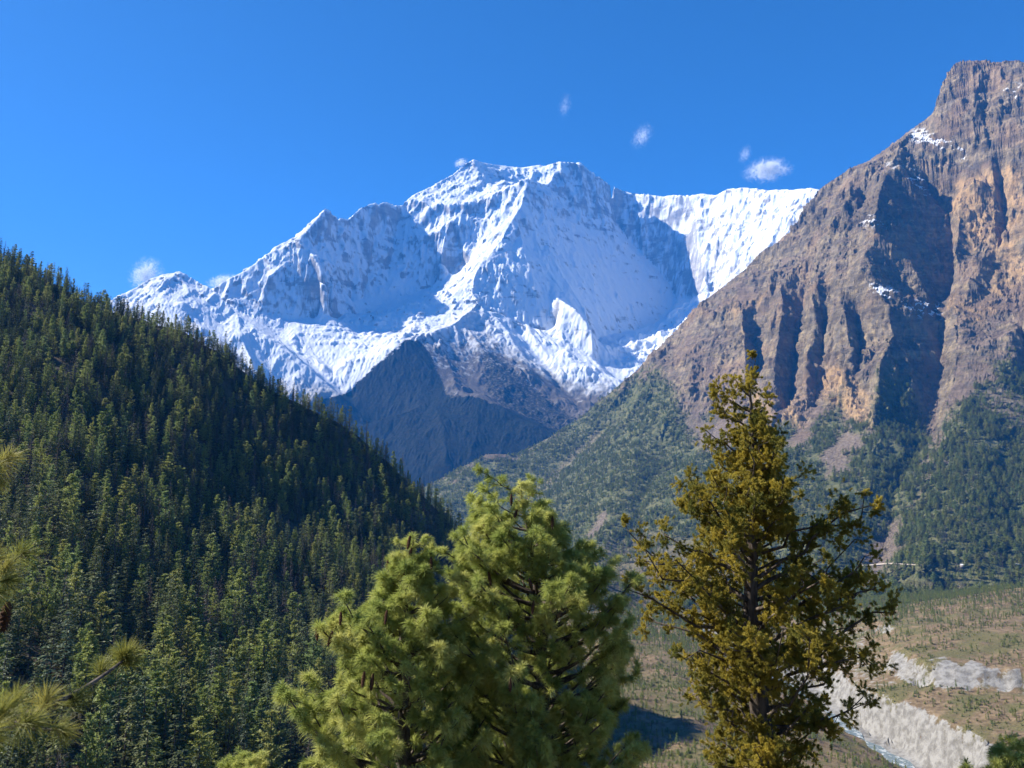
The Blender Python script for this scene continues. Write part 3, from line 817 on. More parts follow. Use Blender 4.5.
# ------------------------------------------------------------------ river
pts = np.array([[p[0], p[1], p[2] + 1.2] for p in RIVW])
tt = np.linspace(0, len(pts) - 1, 420)
cx_ = np.interp(tt, np.arange(len(pts)), pts[:, 0]); cy_ = np.interp(tt, np.arange(len(pts)), pts[:, 1]); cz_ = np.interp(tt, np.arange(len(pts)), pts[:, 2])
for a in (cx_, cy_):
    for _ in range(40): a[1:-1] = (a[:-2] + 2 * a[1:-1] + a[2:]) / 4
tx = np.gradient(cx_); ty = np.gradient(cy_); nl = np.hypot(tx, ty); nx, nyv = -ty / nl, tx / nl
wid = 6.5 + 3 * np.sin(tt * 3.1) + 2.5 * np.sin(tt * 7.7)
cols = np.linspace(-1, 1, 9)
RVv = np.stack([cx_[:, None] + nx[:, None] * wid[:, None] * cols, cy_[:, None] + nyv[:, None] * wid[:, None] * cols, np.repeat(cz_[:, None], 9, 1)], -1)
RVv[..., 2] += fbm(RVv[..., 0] / 5., RVv[..., 1] / 5., RVv[..., 0] * 0, 3, 101) * 0.5
k = np.arange(RVv.size // 3).reshape(RVv.shape[:2])
s = NT('rapids')
w = s.noise(1 / 6., 5, 0.65)
c = s.mix(s.step(w, 0.50, 0.62), (0.10, 0.14, 0.155), (0.42, 0.45, 0.46))
s.bump(w, 0.6, 0.8)
s.base(c, 0.25, 0.5)
rm = mesh_np('water', RVv.reshape(-1, 3), np.stack([k[:-1, :-1], k[1:, :-1], k[1:, 1:], k[:-1, 1:]], -1).reshape(-1, 4)[:, ::-1], s.m)
tag(link('river', rm), 'pale blue river with white rapids in the valley bottom', 'river', kind='structure')
build_haze(2.9e-5)
# ------------------------------------------------------------------ foliage materials
def foliage(name, cols, trans=0.35, warm=(0.16, 0.17, 0.03), noise_scale=0.9, rnd=True):
    s = NT(name)
    ramp = s.node('ShaderNodeValToRGB')
    e = ramp.color_ramp.elements
    e[0].position = 0.0; e[0].color = (*cols[0], 1); e[1].position = 1.0; e[1].color = (*cols[-1], 1)
    for k, c in enumerate(cols[1:-1]):
        x = e.new((k + 1) / (len(cols) - 1)); x.color = (*c, 1)
    if rnd: s._set(ramp.inputs[0], s.rand())
    else: s._set(ramp.inputs[0], s.step(s.noise(noise_scale, 3, 0.6), 0.3, 0.7))
    c = ramp.outputs[0]
    if rnd:
        n = s.noise(noise_scale, 3, 0.6)
        c = s.mix(s.step(n, 0.35, 0.7, 0, 0.5), c, warm)
    s.base(c, 0.6, 0.25)
    tr = s.node('ShaderNodeBsdfTranslucent', {0: c})
    mx = s.node('ShaderNodeMixShader', {0: trans})
    s.t.links.new(s.p.outputs[0], mx.inputs[1]); s.t.links.new(tr.outputs[0], mx.inputs[2])
    s.t.links.new(mx.outputs[0], s.out.inputs['Surface'])
    return s.m

def bark(name, a, b, scale=14.0):
    s = NT(name)
    n = s.noise(scale, 5, 0.65, s.scaled((1, 1, 0.25)))
    s.bump(n, 0.02, 0.8)
    return s.base(s.mix(s.step(n, 0.35, 0.65), a, b), 0.95, 0.1)

M_FIR = foliage('fir_foliage', [(0.050, 0.080, 0.050), (0.105, 0.140, 0.060), (0.19, 0.21, 0.070), (0.085, 0.145, 0.085)], 0.38, (0.20, 0.20, 0.055), 0.3)
M_PINE = foliage('pine_foliage', [(0.15, 0.21, 0.062), (0.24, 0.29, 0.075), (0.29, 0.295, 0.082), (0.19, 0.27, 0.095)], 0.42, (0.27, 0.255, 0.07), 0.3)
M_BARE = foliage('bare_twigs', [(0.085, 0.070, 0.058), (0.13, 0.105, 0.085), (0.11, 0.075, 0.055)], 0.1, (0.14, 0.11, 0.09), 0.3)
M_FBARK = bark('conifer_bark', (0.06, 0.045, 0.035), (0.15, 0.12, 0.10), 3.0)

def tube_arrays(paths, sides=6):
    """tubes along many polylines: [(points, radii), ...]"""
    VV, FF, off = [], [], 0
    ang = np.linspace(0, 2 * math.pi, sides, endpoint=False)
    for P, r in paths:
        P = np.asarray(P, float); r = np.asarray(r, float)
        n = len(P)
        t = np.gradient(P, axis=0); t /= np.linalg.norm(t, axis=1, keepdims=True) + 1e-9
        ref = np.where(np.abs(t[:, 2:3]) > 0.9, np.array([[1.0, 0, 0]]), np.array([[0, 0, 1.0]]))
        a = np.cross(t, ref); a /= np.linalg.norm(a, axis=1, keepdims=True) + 1e-9
        b = np.cross(t, a)
        ring = P[:, None, :] + r[:, None, None] * (a[:, None, :] * np.cos(ang)[None, :, None] + b[:, None, :] * np.sin(ang)[None, :, None])
        VV.append(ring.reshape(-1, 3))
        k = off + np.arange(n * sides).reshape(n, sides)
        q = np.stack([k[:-1], np.roll(k[:-1], -1, 1), np.roll(k[1:], -1, 1), k[1:]], -1).reshape(-1, 4)
        FF.append(q); off += n * sides
    return np.concatenate(VV), np.concatenate(FF)

def blades(base, direc, side, length, width):
    """pointed leaf-like quads, all arrays (n,3)/(n,)"""
    L = direc * length[:, None]; W = side * (width / 2)[:, None]
    V = np.stack([base, base + L * 0.55 + W, base + L, base + L * 0.55 - W], 1).reshape(-1, 3)
    return V, np.arange(len(base) * 4).reshape(-1, 4)

def unit(v): return v / (np.linalg.norm(v, axis=-1, keepdims=True) + 1e-9)

def conifer_meshes(kind, seed):
    """a tree 1 unit tall: crown and trunk"""
    r = np.random.default_rng(seed)
    B, D, S, Ln, Wd, twigs = [], [], [], [], [], []
    lean = r.uniform(-0.02, 0.02, 2)
    axis = lambda t: np.array([lean[0] * t + 0.01 * math.sin(7 * t + seed), lean[1] * t, t])
    if kind == 'fir':   nw, t0, R, nb = 24, 0.10, r.uniform(0.115, 0.17), 8
    elif kind == 'pine': nw, t0, R, nb = 19, 0.18, r.uniform(0.16, 0.215), 8
    else:               nw, t0, R, nb = 16, 0.2, 0.13, 6
    sides_bias = r.uniform(0, 6.28)
    for w in range(nw):
        t = t0 + (0.985 - t0) * (w / (nw - 1)) ** 0.92 + r.uniform(-0.012, 0.012)
        q = (t - t0) / (1 - t0)
        for b in range(max(3, int(nb * (1 - 0.5 * q)))):
            if r.random() < (0.16 if kind != 'pine' else 0.22): continue
            ph = r.uniform(0, 6.283)
            prof = (1 - q) ** 0.75 + 0.03 if kind == 'fir' else (min(1, 0.55 + 2.2 * q) * (1 - q) ** 0.62 + 0.03 if kind == 'pine' else (1 - q) ** 0.8 + 0.05)
            ln = R * max(prof, 0.08) * r.uniform(0.55, 1.18) * (1 + 0.18 * math.cos(ph - sides_bias))
            el = r.uniform(-0.35, 0.15) if kind == 'fir' else r.uniform(0.0, 0.6)
            out = np.array([math.cos(ph) * math.cos(el), math.sin(ph) * math.cos(el), math.sin(el)])
            base = axis(t)
            if kind == 'bare':
                twigs.append(([base, base + out * ln * 0.5 + [0, 0, .01], base + out * ln + [0, 0, 0.035]], [0.0032, 0.0022, 0.0008]))
                for z in range(4):
                    p = base + out * ln * r.uniform(.3, .95); o2 = unit(out + r.normal(0, .6, 3)) * ln * .45
                    twigs.append(([p, p + o2], [0.0016, 0.0006]))
                continue
            ns = 6
            for z in range(ns):
                f = (z + r.uniform(0.2, 1.0)) / ns
                p = base + out * ln * f + np.array([0, 0, -0.10 * ln * f * f if kind == 'fir' else 0.16 * ln * f * f])
                if kind == 'fir':
                    dd = unit(out * 0.7 + np.array([-out[1], out[0], 0]) * r.choice([-1, 1]) * r.uniform(0.1, 0.9) + np.array([0, 0, r.uniform(-0.55, 0.1)]))
                    l2, w2 = r.uniform(0.026, 0.05), r.uniform(0.009, 0.017)
                    m = 2
                else:
                    m = 4
                for _ in range(m):
                    if kind == 'pine':
                        dd = unit(out * 0.6 + r.normal(0, 0.6, 3) + np.array([0, 0, 0.35])); l2, w2 = r.uniform(0.022, 0.044), r.uniform(0.009, 0.018)
                    B.append(p); D.append(dd); S.append(unit(np.cross(dd, np.array([0, 0, 1.0]) + out * 0.5 + r.normal(0, 0.45, 3)) + 1e-6)); Ln.append(l2); Wd.append(w2)
    trunk = [([axis(0) - [0, 0, 0.08], axis(0.3), axis(0.65), axis(0.98)], [0.013, 0.010, 0.006, 0.001])]
    if kind == 'bare':
        V, Fq = tube_arrays(twigs, 3); mat = M_BARE
    else:
        V, Fq = blades(np.array(B), np.array(D), np.array(S), np.array(Ln), np.array(Wd)); mat = M_FIR if kind == 'fir' else M_PINE
    cm = mesh_np('crown', V, Fq, mat, smooth=False)
    tv, tf = tube_arrays(trunk, 6)
    return cm, mesh_np('trunk', tv, tf, M_FBARK)

KINDS = ['fir', 'fir', 'fir', 'pine', 'pine', 'pine', 'bare', 'bare']
PROTO = [conifer_meshes(k, 100 + i) for i, k in enumerate(KINDS)]

# ------------------------------------------------------------------ where the trees of the left hill stand
sp = 6.4
gx_, gy_ = np.meshgrid(np.arange(-840, 110, sp), np.arange(135, 1000, sp))
X = gx_.ravel() + RNG.uniform(-sp * .48, sp * .48, gx_.size); Y = gy_.ravel() + RNG.uniform(-sp * .48, sp * .48, gx_.size)
u = X / Y
ok = (u > -0.84) & (u < 0.09)
X, Y = X[ok], Y[ok]
Z = L.height(X, Y); ZG = G.height(X, Y)
pX, pY = project(np.stack([X, Y, Z], -1))
# the spur ends at its crest: trees a little beyond the crest still show
ridge_px = np.array([(-180,920),(475,920),(560,890)], float)
beyond = Y - np.interp(pX, ridge_px[:, 0], ridge_px[:, 1])
patch = fbm(X / 55., Y / 55., X * 0, 4, 120)
keep = (Z > ZG + 1) & (beyond < 45) & (pX > -60) & (pX < 600) & (pY < 840) & (RNG.random(len(X)) < 0.92 - 0.9 * smooth01(patch, 0.10, 0.36))
X, Y, Z, patch = X[keep], Y[keep], Z[keep], patch[keep]
size_n = fbm(X / 40., Y / 40., X * 0, 3, 121)
Ht = np.clip(np.where(RNG.random(len(X)) < 0.38, RNG.normal(11.5, 2.5, len(X)), RNG.normal(22.5, 4.5, len(X))) + 11 * size_n, 5, 36)
kn = fbm(X / 45., Y / 45., X * 0, 3, 125) + RNG.normal(0, 0.2, len(X))
K = np.where(kn < -0.02, RNG.integers(0, 3, len(X)), np.where(kn < 0.22, RNG.integers(3, 6, len(X)), RNG.integers(6, 8, len(X))))
Rz = RNG.uniform(0, 6.28, len(X))
Wf = RNG.uniform(0.9, 1.6, len(X))
tx_, ty_ = project(np.stack([X, Y, Z + Ht], -1))
shown = (tx_ > 4) & (tx_ < 272) & (ty_ > 250) & (ty_ < 735) & ~((tx_ < 150) & (ty_ > 660))
order = np.argsort(-np.where(shown, Ht * F_PX / Y, 0))
single = order[:300]
rest = np.ones(len(X), bool); rest[single] = False
LAB = {'fir': 'dark narrow fir with drooping branches among the nearest trees on the left hillside',
       'pine': 'yellow green rounded pine among the nearest trees on the left hillside',
       'bare': 'leafless grey brown tree among the nearest trees on the left hillside'}
NAM = {'fir': 'fir_tree', 'pine': 'pine_tree', 'bare': 'bare_tree'}
first = {}
for k in single:
    v = int(K[k]); kd = KINDS[v]
    t = empty(NAM[kd], (X[k], Y[k], Z[k] - 0.3), Rz[k])
    t.scale = (Ht[k] * Wf[k], Ht[k] * Wf[k], Ht[k])
    tag(t, LAB[kd], 'tree', {'fir': 'firs on the left hillside', 'pine': 'pines on the left hillside', 'bare': 'leafless trees on the left hillside'}[kd])
    c = link('crown', PROTO[v][0], t); tr = link('trunk', PROTO[v][1], t)
    first.setdefault(v, (c, tr))
for v in range(len(KINDS)):
    if v not in first: first[v] = None
have = [v for v in first if first[v] is not None]

def scatter(name, label, P, kinds, H, W, RZ):
    """one object: a wood that reads as a single mass, its trees set out on points"""
    me = bpy.data.meshes.new(name)
    me.vertices.add(len(P)); me.vertices.foreach_set('co', np.ascontiguousarray(P, np.float32).ravel())
    remap = {v: i for i, v in enumerate(have)}
    idx = np.array([remap.get(int(v), 0) for v in kinds], np.int32)
    a = me.attributes.new('variant', 'INT', 'POINT'); a.data.foreach_set('value', idx)
    a = me.attributes.new('grow', 'FLOAT_VECTOR', 'POINT'); a.data.foreach_set('vector', np.stack([H * W, H * W, H], -1).astype(np.float32).ravel())
    a = me.attributes.new('turn', 'FLOAT_VECTOR', 'POINT'); a.data.foreach_set('vector', np.stack([RZ * 0, RZ * 0, RZ], -1).astype(np.float32).ravel())
    o = link(name, me)
    g = bpy.data.node_groups.new(name, 'GeometryNodeTree')
    g.interface.new_socket('Geometry', in_out='INPUT', socket_type='NodeSocketGeometry')
    g.interface.new_socket('Geometry', in_out='OUTPUT', socket_type='NodeSocketGeometry')
    n, l = g.nodes, g.links
    gi, go = n.new('NodeGroupInput'), n.new('NodeGroupOutput')
    iop = n.new('GeometryNodeInstanceOnPoints')
    l.new(gi.outputs[0], iop.inputs['Points'])
    alls = n.new('GeometryNodeJoinGeometry')
    for v in reversed(have):           # a join lists its last link first
        j = n.new('GeometryNodeJoinGeometry')
        for ob in first[v]:
            oi = n.new('GeometryNodeObjectInfo'); oi.transform_space = 'ORIGINAL'
            oi.inputs['Object'].default_value = ob
            l.new(oi.outputs['Geometry'], j.inputs[0])
        gt = n.new('GeometryNodeGeometryToInstance')
        l.new(j.outputs[0], gt.inputs[0]); l.new(gt.outputs[0], alls.inputs[0])
    l.new(alls.outputs[0], iop.inputs['Instance'])
    iop.inputs['Pick Instance'].default_value = True
    for nm, sock, typ in (('variant', 'Instance Index', 'INT'), ('grow', 'Scale', 'FLOAT_VECTOR'), ('turn', 'Rotation', 'FLOAT_VECTOR')):
        na = n.new('GeometryNodeInputNamedAttribute'); na.data_type = typ; na.inputs['Name'].default_value = nm
        l.new(na.outputs['Attribute'], iop.inputs[sock])
    l.new(iop.outputs[0], go.inputs[0])
    md = o.modifiers.new('trees', 'NODES'); md.node_group = g
    tag(o, label, 'forest', kind='stuff')
    return o

scatter('hillside_forest', 'dense conifer forest over the upper part of the left hillside',
        np.stack([X, Y, Z - 0.3], -1)[rest], K[rest], Ht[rest], Wf[rest], Rz[rest])

# ------------------------------------------------------------------ woods of the rocky mountain
ny, nu = RW.shape
ii = RNG.integers(1, nu - 1, 800000); jj = RNG.integers(1, ny - 1, 800000)
Pm = RV[jj, ii]
area = (Pm[:, 1] * (R.u1 - R.u0) / (nu - 1)) * (Pm[:, 1] * math.log(R.y1 / R.y0) / (ny - 1))
dn = fbm(Pm[:, 0] / 130., Pm[:, 1] / 130., Pm[:, 2] / 130., 4, 131)
mx_, my_ = project(Pm)
dens = RW[jj, ii] * (RN[jj, ii, 2] > 0.45) * np.clip(0.78 + 1.5 * dn, 0.08, 1.0)
dens *= np.where(mx_ > 880, 1.0, np.where(my_ < 470, 0.9, 0.8))
# density per square metre, spread evenly over the ground
prob = dens * area / area.max() * 1.0
ok = (RNG.random(len(Pm)) < prob * 0.75) & (mx_ > 400) & (mx_ < 1060) & (my_ < 610)
Pm, mxk = Pm[ok], mx_[ok]
Km = np.where(RNG.random(len(Pm)) < 0.15, RNG.integers(0, 3, len(Pm)), np.where(RNG.random(len(Pm)) < 0.94, RNG.integers(3, 6, len(Pm)), RNG.integers(6, 8, len(Pm))))
Hm = np.clip(RNG.normal(16, 4.5, len(Pm)), 7, 28) * np.interp(mxk, [450, 800, 900], [0.85, 1.0, 1.25])
print('right trees', len(Pm), 'left trees', len(X))
scatter('mountain_forest', 'green pine woods on the lower slopes of the rocky mountain', Pm - [0, 0, 0.5], Km, Hm, RNG.uniform(1.9, 2.8, len(Pm)), RNG.uniform(0, 6.28, len(Pm)))

# ------------------------------------------------------------------ bushes and young trees on the valley floor
N0 = 130000
uu = RNG.uniform(0.02, 0.80, N0); yy = np.sqrt(RNG.uniform(480 ** 2, 2300 ** 2, N0))
Pv = np.stack([uu * yy, yy, G.height(uu * yy, yy)], -1)
vx_, vy_ = project(Pv)
dn = fbm(Pv[:, 0] / 70., Pv[:, 1] / 70., Pv[:, 2] * 0, 4, 141)
near_river = np.min(np.hypot(Pv[:, None, 0] - cx_[None, ::6], Pv[:, None, 1] - cy_[None, ::6]), 1)
onpale = np.zeros(N0)
pg = pale.reshape(G.H.shape)
gi_ = np.clip(((uu - G.u0) / (G.u1 - G.u0) * (G.nu - 1)).round().astype(int), 0, G.nu - 1); gj_ = np.clip((np.log(yy / G.y0) / math.log(G.y1 / G.y0) * (G.ny - 1)).round().astype(int), 0, G.ny - 1)
onpale = pg[gj_, gi_]
wood_l = smooth01(800 - vx_, 0, 120)
dens = np.clip(0.30 + 1.5 * dn + 0.25 * wood_l, 0.02, 1) * (1 - smooth01(onpale, 0.1, 0.4)) * (near_river > 24)
far_edge = smooth01(yy, 1150, 1700) * (uu > 0.12) * (near_river > 24)
dens = np.maximum(dens, far_edge * np.clip(0.55 + 1.2 * dn, 0.1, 1))
ok = RNG.random(N0) < dens * 0.6
Pv, vx_, far_edge = Pv[ok], vx_[ok], far_edge[ok]
Kv = np.where(RNG.random(len(Pv)) < 0.86, RNG.integers(3, 6, len(Pv)), RNG.integers(6, 8, len(Pv)))
Hv = np.where(RNG.random(len(Pv)) < 0.8 - 0.5 * far_edge, RNG.uniform(1.6, 4.0, len(Pv)), RNG.uniform(5, 11, len(Pv)) * (1 + 0.4 * far_edge))
scatter('valley_scrub', 'scattered low bushes and young pines on the brown valley floor', Pv - [0, 0, 0.4], Kv, Hv, np.where(Hv < 5, RNG.uniform(2.4, 4.2, len(Pv)), RNG.uniform(1.0, 1.5, len(Pv))), RNG.uniform(0, 6.28, len(Pv)))
# ------------------------------------------------------------------ near trees
M_NEEDLE = foliage('pine_needles', [(0.25, 0.305, 0.078), (0.40, 0.435, 0.112), (0.56, 0.55, 0.18)], 0.48, rnd=False, noise_scale=1.6)
M_JUNI = foliage('juniper_sprays', [(0.15, 0.160, 0.034), (0.32, 0.265, 0.042), (0.49, 0.39, 0.062)], 0.42, rnd=False, noise_scale=1.3)
M_NEARN = foliage('long_needles', [(0.17, 0.19, 0.045), (0.28, 0.27, 0.062), (0.36, 0.32, 0.09)], 0.40, rnd=False, noise_scale=5.0)
M_BARK = bark('grey_brown_bark', (0.045, 0.035, 0.028), (0.14, 0.115, 0.095), 11.0)
M_CONE = bark('cone_scales', (0.045, 0.022, 0.014), (0.135, 0.070, 0.042), 40.0)

def tuft_template(n, L, shoot, spread, wd, seed, droop=0.25):
    """needles round a shoot that points along +z"""
    r = np.random.default_rng(seed)
    t = r.uniform(0, 1, n) ** 0.7
    ph = r.uniform(0, 2 * math.pi, n)
    th = np.radians(r.uniform(spread[0], spread[1], n)) * (1.12 - 0.55 * t)
    d = np.stack([np.sin(th) * np.cos(ph), np.sin(th) * np.sin(ph), np.cos(th)], -1)
    ln = L * r.uniform(0.75, 1.1, n)
    b = np.stack([t * 0, t * 0, (t - 0.9) * shoot], -1)
    m = b + d * (ln * 0.55)[:, None]
    e = b + d * ln[:, None]
    s = unit(np.cross(d, r.normal(0, 1, (n, 3))))
    w = wd * r.uniform(0.8, 1.2, n)[:, None]
    V = np.stack([b - s * w * .35, b + s * w * .35, m + s * w * .5, m - s * w * .5, e], 1)
    return V, ln * droop, d

def place_tufts(tpls, pos, dirs, size, seed):
    """copies of the tuft templates, turned to the shoot directions and drooping; one mesh"""
    r = np.random.default_rng(seed)
    VV, FF, off = [], [], 0
    dirs = unit(np.asarray(dirs)); pos = np.asarray(pos)
    which = r.integers(0, len(tpls), len(pos))
    for w, (V, dr, d) in enumerate(tpls):
        k = np.nonzero(which == w)[0]
        if not len(k): continue
        z = dirs[k]
        a = unit(np.cross(z, unit(r.normal(0, 1, (len(k), 3)))))
        b = np.cross(z, a)
        Rm = np.stack([a, b, z], -1) * size[k][:, None, None]
        W = np.einsum('kij,nvj->knvi', Rm, V)
        # gravity bends each needle, the tip most
        W[:, :, 2:4, 2] -= (dr * 0.3)[None, :, None] * size[k][:, None, None]
        W[:, :, 4, 2] -= dr[None, :] * size[k][:, None]
        W += pos[k][:, None, None, :]
        n = W.shape[0] * W.shape[1]
        VV.append(W.reshape(-1, 3))
        q = off + np.arange(n)[:, None] * 5
        FF.append(np.concatenate([q + np.array([[0, 1, 2]]), q + np.array([[0, 2, 3]]), q + np.array([[3, 2, 4]])], 0))
        off += n * 5
    return np.concatenate(VV), np.concatenate(FF)

def cone_mesh(seed, L=0.17, R=0.026):
    """a long pine cone hanging down from the origin, with overlapping scales"""
    n = 64
    k = np.arange(n)
    t = (k + 0.5) / n
    ph = k * 2.39996
    rad = R * np.sin(np.clip(t * 0.93 + 0.06, 0, 1) * math.pi) ** 0.6
    out = np.stack([np.cos(ph), np.sin(ph), 0 * ph], -1); tan = np.stack([-np.sin(ph), np.cos(ph), 0 * ph], -1)
    c = out * (rad * 0.55)[:, None]; c[:, 2] = -t * L
    tip = out * (rad * 1.12)[:, None]; tip[:, 2] = -t * L - 0.016
    w = 0.012
    V = np.stack([c - tan * w * .5, c + tan * w * .5, (c + tip) / 2 + tan * w * .62 + out * .002, tip, (c + tip) / 2 - tan * w * .62 + out * .002], 1).reshape(-1, 3)
    F3 = []
    q = np.arange(n)[:, None] * 5
    F3 = np.concatenate([q + np.array([[0, 1, 2]]), q + np.array([[0, 2, 4]]), q + np.array([[4, 2, 3]])])
    zz = np.linspace(0, 1, 9)
    tv, tf = tube_arrays([(np.stack([zz * 0, zz * 0, -zz * L], -1), R * 0.75 * np.sin(np.clip(zz * 0.93 + 0.05, 0, 1) * math.pi) ** 0.6 + 0.001)], 8)
    tf3 = np.concatenate([tf[:, [0, 1, 2]], tf[:, [0, 2, 3]]]) + len(V)
    return mesh_np('pine_cone', np.concatenate([V, tv]), np.concatenate([F3, tf3]), M_CONE, smooth=False)
CONE = cone_mesh(3)

def envelope(pts, Y, cxp):
    """half widths left and right of the trunk, in metres, from outline readings (height px, left px, right px)"""
    pts = np.array(pts, float)
    z = np.array([at(cxp, p[0], Y)[2] for p in pts])
    l = np.abs(np.array([at(cxp, p[0], Y)[0] - at(p[1], p[0], Y)[0] for p in pts])); r = np.abs(np.array([at(p[2], p[0], Y)[0] - at(cxp, p[0], Y)[0] for p in pts]))
    o = np.argsort(z)
    return z[o], l[o], r[o]

def grow(name, label, Y, axis_px, outline, base_z, kind, seed, cones=(), group=None, density=1.0, rtrunk=0.13, lobes=()):
    r = np.random.default_rng(seed)
    top = np.array(at(axis_px[0][0], axis_px[0][1], Y))
    path = [np.array(at(px, py, Y)) for px, py in axis_px]
    last = path[-1]
    path.append(np.array([last[0] + 0.02, Y, base_z - 0.4]))
    path = np.array(path)[::-1]                       # upwards
    org = np.array([path[0][0], Y, base_z])
    s = np.concatenate([[0], np.cumsum(np.linalg.norm(np.diff(path, axis=0), axis=1))])
    def axis(z):
        return np.array([np.interp(z, path[:, 2], path[:, 0]), np.interp(z, path[:, 2], path[:, 1]) + 0.05 * math.sin(z * 1.7 + seed), z])
    ez, el, er = envelope(outline, Y, axis_px[-1][0])
    zt = top[2]
    H = zt - base_z
    def trunk_r(z): return rtrunk * max(0.06, (zt - z) / (zt + 4.5)) ** 0.85 if z > -4.5 else rtrunk * (1 + 0.03 * (-4.5 - z))
    def width(z, ph):
        l = np.interp(z, ez, el); rr = np.interp(z, ez, er)
        c = math.cos(ph)
        side = rr * max(c, 0) ** 2 + l * max(-c, 0) ** 2 + 0.5 * (l + rr) * math.sin(ph) ** 2
        return side
    zz = np.linspace(base_z - 0.4, zt, 26)
    wood = [(np.array([axis(z) for z in zz]), np.array([trunk_r(z) for z in zz]))]
    pos, dirs, size = [], [], []
    pine = kind == 'pine'
    z = zt - (0.12 if pine else 0.25)
    zmin = -5.6
    def add(p, d, sz):
        pos.append(p); dirs.append(d); size.append(sz)
    # leading shoot
    for k in range(3 if pine else 6):
        p = axis(zt - 0.10 * k * (1 if pine else 1.0)); add(p + r.normal(0, 0.02, 3), unit(np.array([r.normal(0, .3), r.normal(0, .3), 1.0])), 0.85)
    ph = r.uniform(0, 6.28)
    while z > zmin:
        nb = int(round(density * (r.integers(7, 10) if pine else r.integers(2, 5))))
        near_top = zt - z
        shrink = min(1.0, 0.6 + 0.55 * near_top)
        if pine and near_top < 0.7: nb = 3 if near_top < 0.35 else 5
        if not pine and near_top < 1.5: nb = int(r.random() < 0.75) + (near_top > 0.8)
        for b in range(nb):
            ph += 2.39996 + r.normal(0, 0.35)
            el_a = math.radians(r.uniform(28, 52) if pine else r.uniform(22, 60))
            # the tip ends higher than it starts: look the width up there
            w0 = width(z, ph)
            rise = 0.45 if pine else 0.6
            ztip = min(z + rise * w0, zt - 0.05)
            lobe = (0.97 if pine else 1.04) + (0.28 if pine else 0.18) * float(perlin(np.array([ph * 0.9]), np.array([z * 1.1]), np.array([seed * 3.7]), seed)[0])
            W = width(ztip, ph) * lobe * (r.uniform(0.78, 1.12) if r.random() < 0.75 else r.uniform(0.4, 0.7)) * (1.0 if pine else 0.97)
            if W < 0.06: W = 0.06
            o = axis(z)
            hd = np.array([math.cos(ph), math.sin(ph), 0.0])
            n = 7
            t = np.linspace(0, 1, n)
            up = (0.10 * t + (rise + 0.10) * t ** 2 - 0.10) * W * r.uniform(0.7, 1.2) + 0.08 * W if pine else (rise * (0.6 * t + 0.5 * t ** 1.7)) * W * r.uniform(0.5, 1.3)
            wig = r.normal(0, 0.035 if pine else 0.07, (n, 3)) * W * t[:, None]
            P = o + hd * (W * t)[:, None] + np.array([0, 0, 1.0]) * (up * np.ones(n))[:, None] + wig
            r0 = min(trunk_r(z) * 0.55, 0.010 + 0.016 * W)
            wood.append((P, r0 * (1 - 0.85 * t) + 0.003))
            # side twigs with shoots
            if pine:
                nt = max(2, int(W / 0.17))
                for k in range(nt):
                    f = 0.42 + 0.58 * (k + r.uniform(0.2, 1)) / nt
                    f = min(f, 1.0)
                    p = np.array([np.interp(f, t, P[:, c]) for c in range(3)])
                    sd = np.array([-hd[1], hd[0], 0]) * (1 if k % 2 else -1)
                    ln = (0.14 + 0.30 * W * (1.05 - f)) * r.uniform(0.5, 1.1)
                    d = unit(hd * r.uniform(0.4, 0.9) + sd * r.uniform(0.3, 1.0) + np.array([0, 0, r.uniform(0.0, 0.6)]))
                    q = p + d * ln + np.array([0, 0, ln * 0.15])
                    wood.append((np.array([p, (p + q) / 2 - [0, 0, .01], q]), np.array([0.006, 0.005, 0.003])))
                    for _ in range(3):
                        dd = unit(d * 0.6 + r.normal(0, 0.55, 3) + np.array([0, 0, 0.55]))
                        add(q + dd * r.uniform(0.0, 0.09), dd, shrink * r.uniform(0.7, 1.0))
                    if ln > 0.22: add(p + d * ln * 0.5, unit(d + r.normal(0, .5, 3) + np.array([0, 0, 0.6])), r.uniform(0.7, 1.0))
                for _ in range(4):
                    dd = unit(unit(P[-1] - P[-3]) * 0.7 + r.normal(0, 0.45, 3) + np.array([0, 0, 0.35]))
                    add(P[-1] + dd * r.uniform(0.0, 0.10), dd, shrink * r.uniform(0.75, 1.1))
                add(P[-2], unit(hd + r.normal(0, .4, 3) + np.array([0, 0, 0.6])), r.uniform(0.85, 1.1))
            else:
                nt = max(2, int(W / 0.20))
                for k in range(nt + 1):
                    f = 0.28 + 0.72 * (k + r.uniform(0.0, 1)) / (nt + 1) if k < nt else 1.0
                    p = np.array([np.interp(f, t, P[:, c]) for c in range(3)])
                    sd = unit(r.normal(0, 1, 3) + hd * 0.5 + np.array([0, 0, 0.35]))
                    ln = r.uniform(0.10, 0.34) * min(1, 0.4 + W * .4)
                    q = p + sd * ln
                    wood.append((np.array([p, q]), np.array([0.008, 0.004])))
                    m = r.integers(14, 24)
                    big = r.uniform(0.8, 1.6)
                    for _ in range(m):
                        off = r.normal(0, 1, 3) * np.array([0.062, 0.062, 0.068]) * big
                        add(q + off, unit(off / 0.07 + np.array([0, 0, 0.45]) + r.normal(0, 0.3, 3)), r.uniform(0.7, 1.0))
        z -= (0.20 if pine else 0.15) * r.uniform(0.7, 1.35)
    pos, dirs, size = np.array(pos), np.array(dirs), np.array(size)
    if pine:
        tpls = [tuft_template(74, 0.160, 0.12, (14, 95), 0.0060, 500 + k, 0.28) for k in range(6)]
    else:
        tpls = [tuft_template(96, 0.058, 0.085, (12, 96), 0.0062, 600 + k, 0.02) for k in range(6)]
    V, Fq = place_tufts(tpls, pos, dirs, size, seed)
    tree = empty(name, org)
    tag(tree, label, 'tree', group)
    tv, tf = tube_arrays([(P - org, rr) for P, rr in wood], 7)
    link('trunk', mesh_np('trunk', tv, tf, M_BARK), tree)
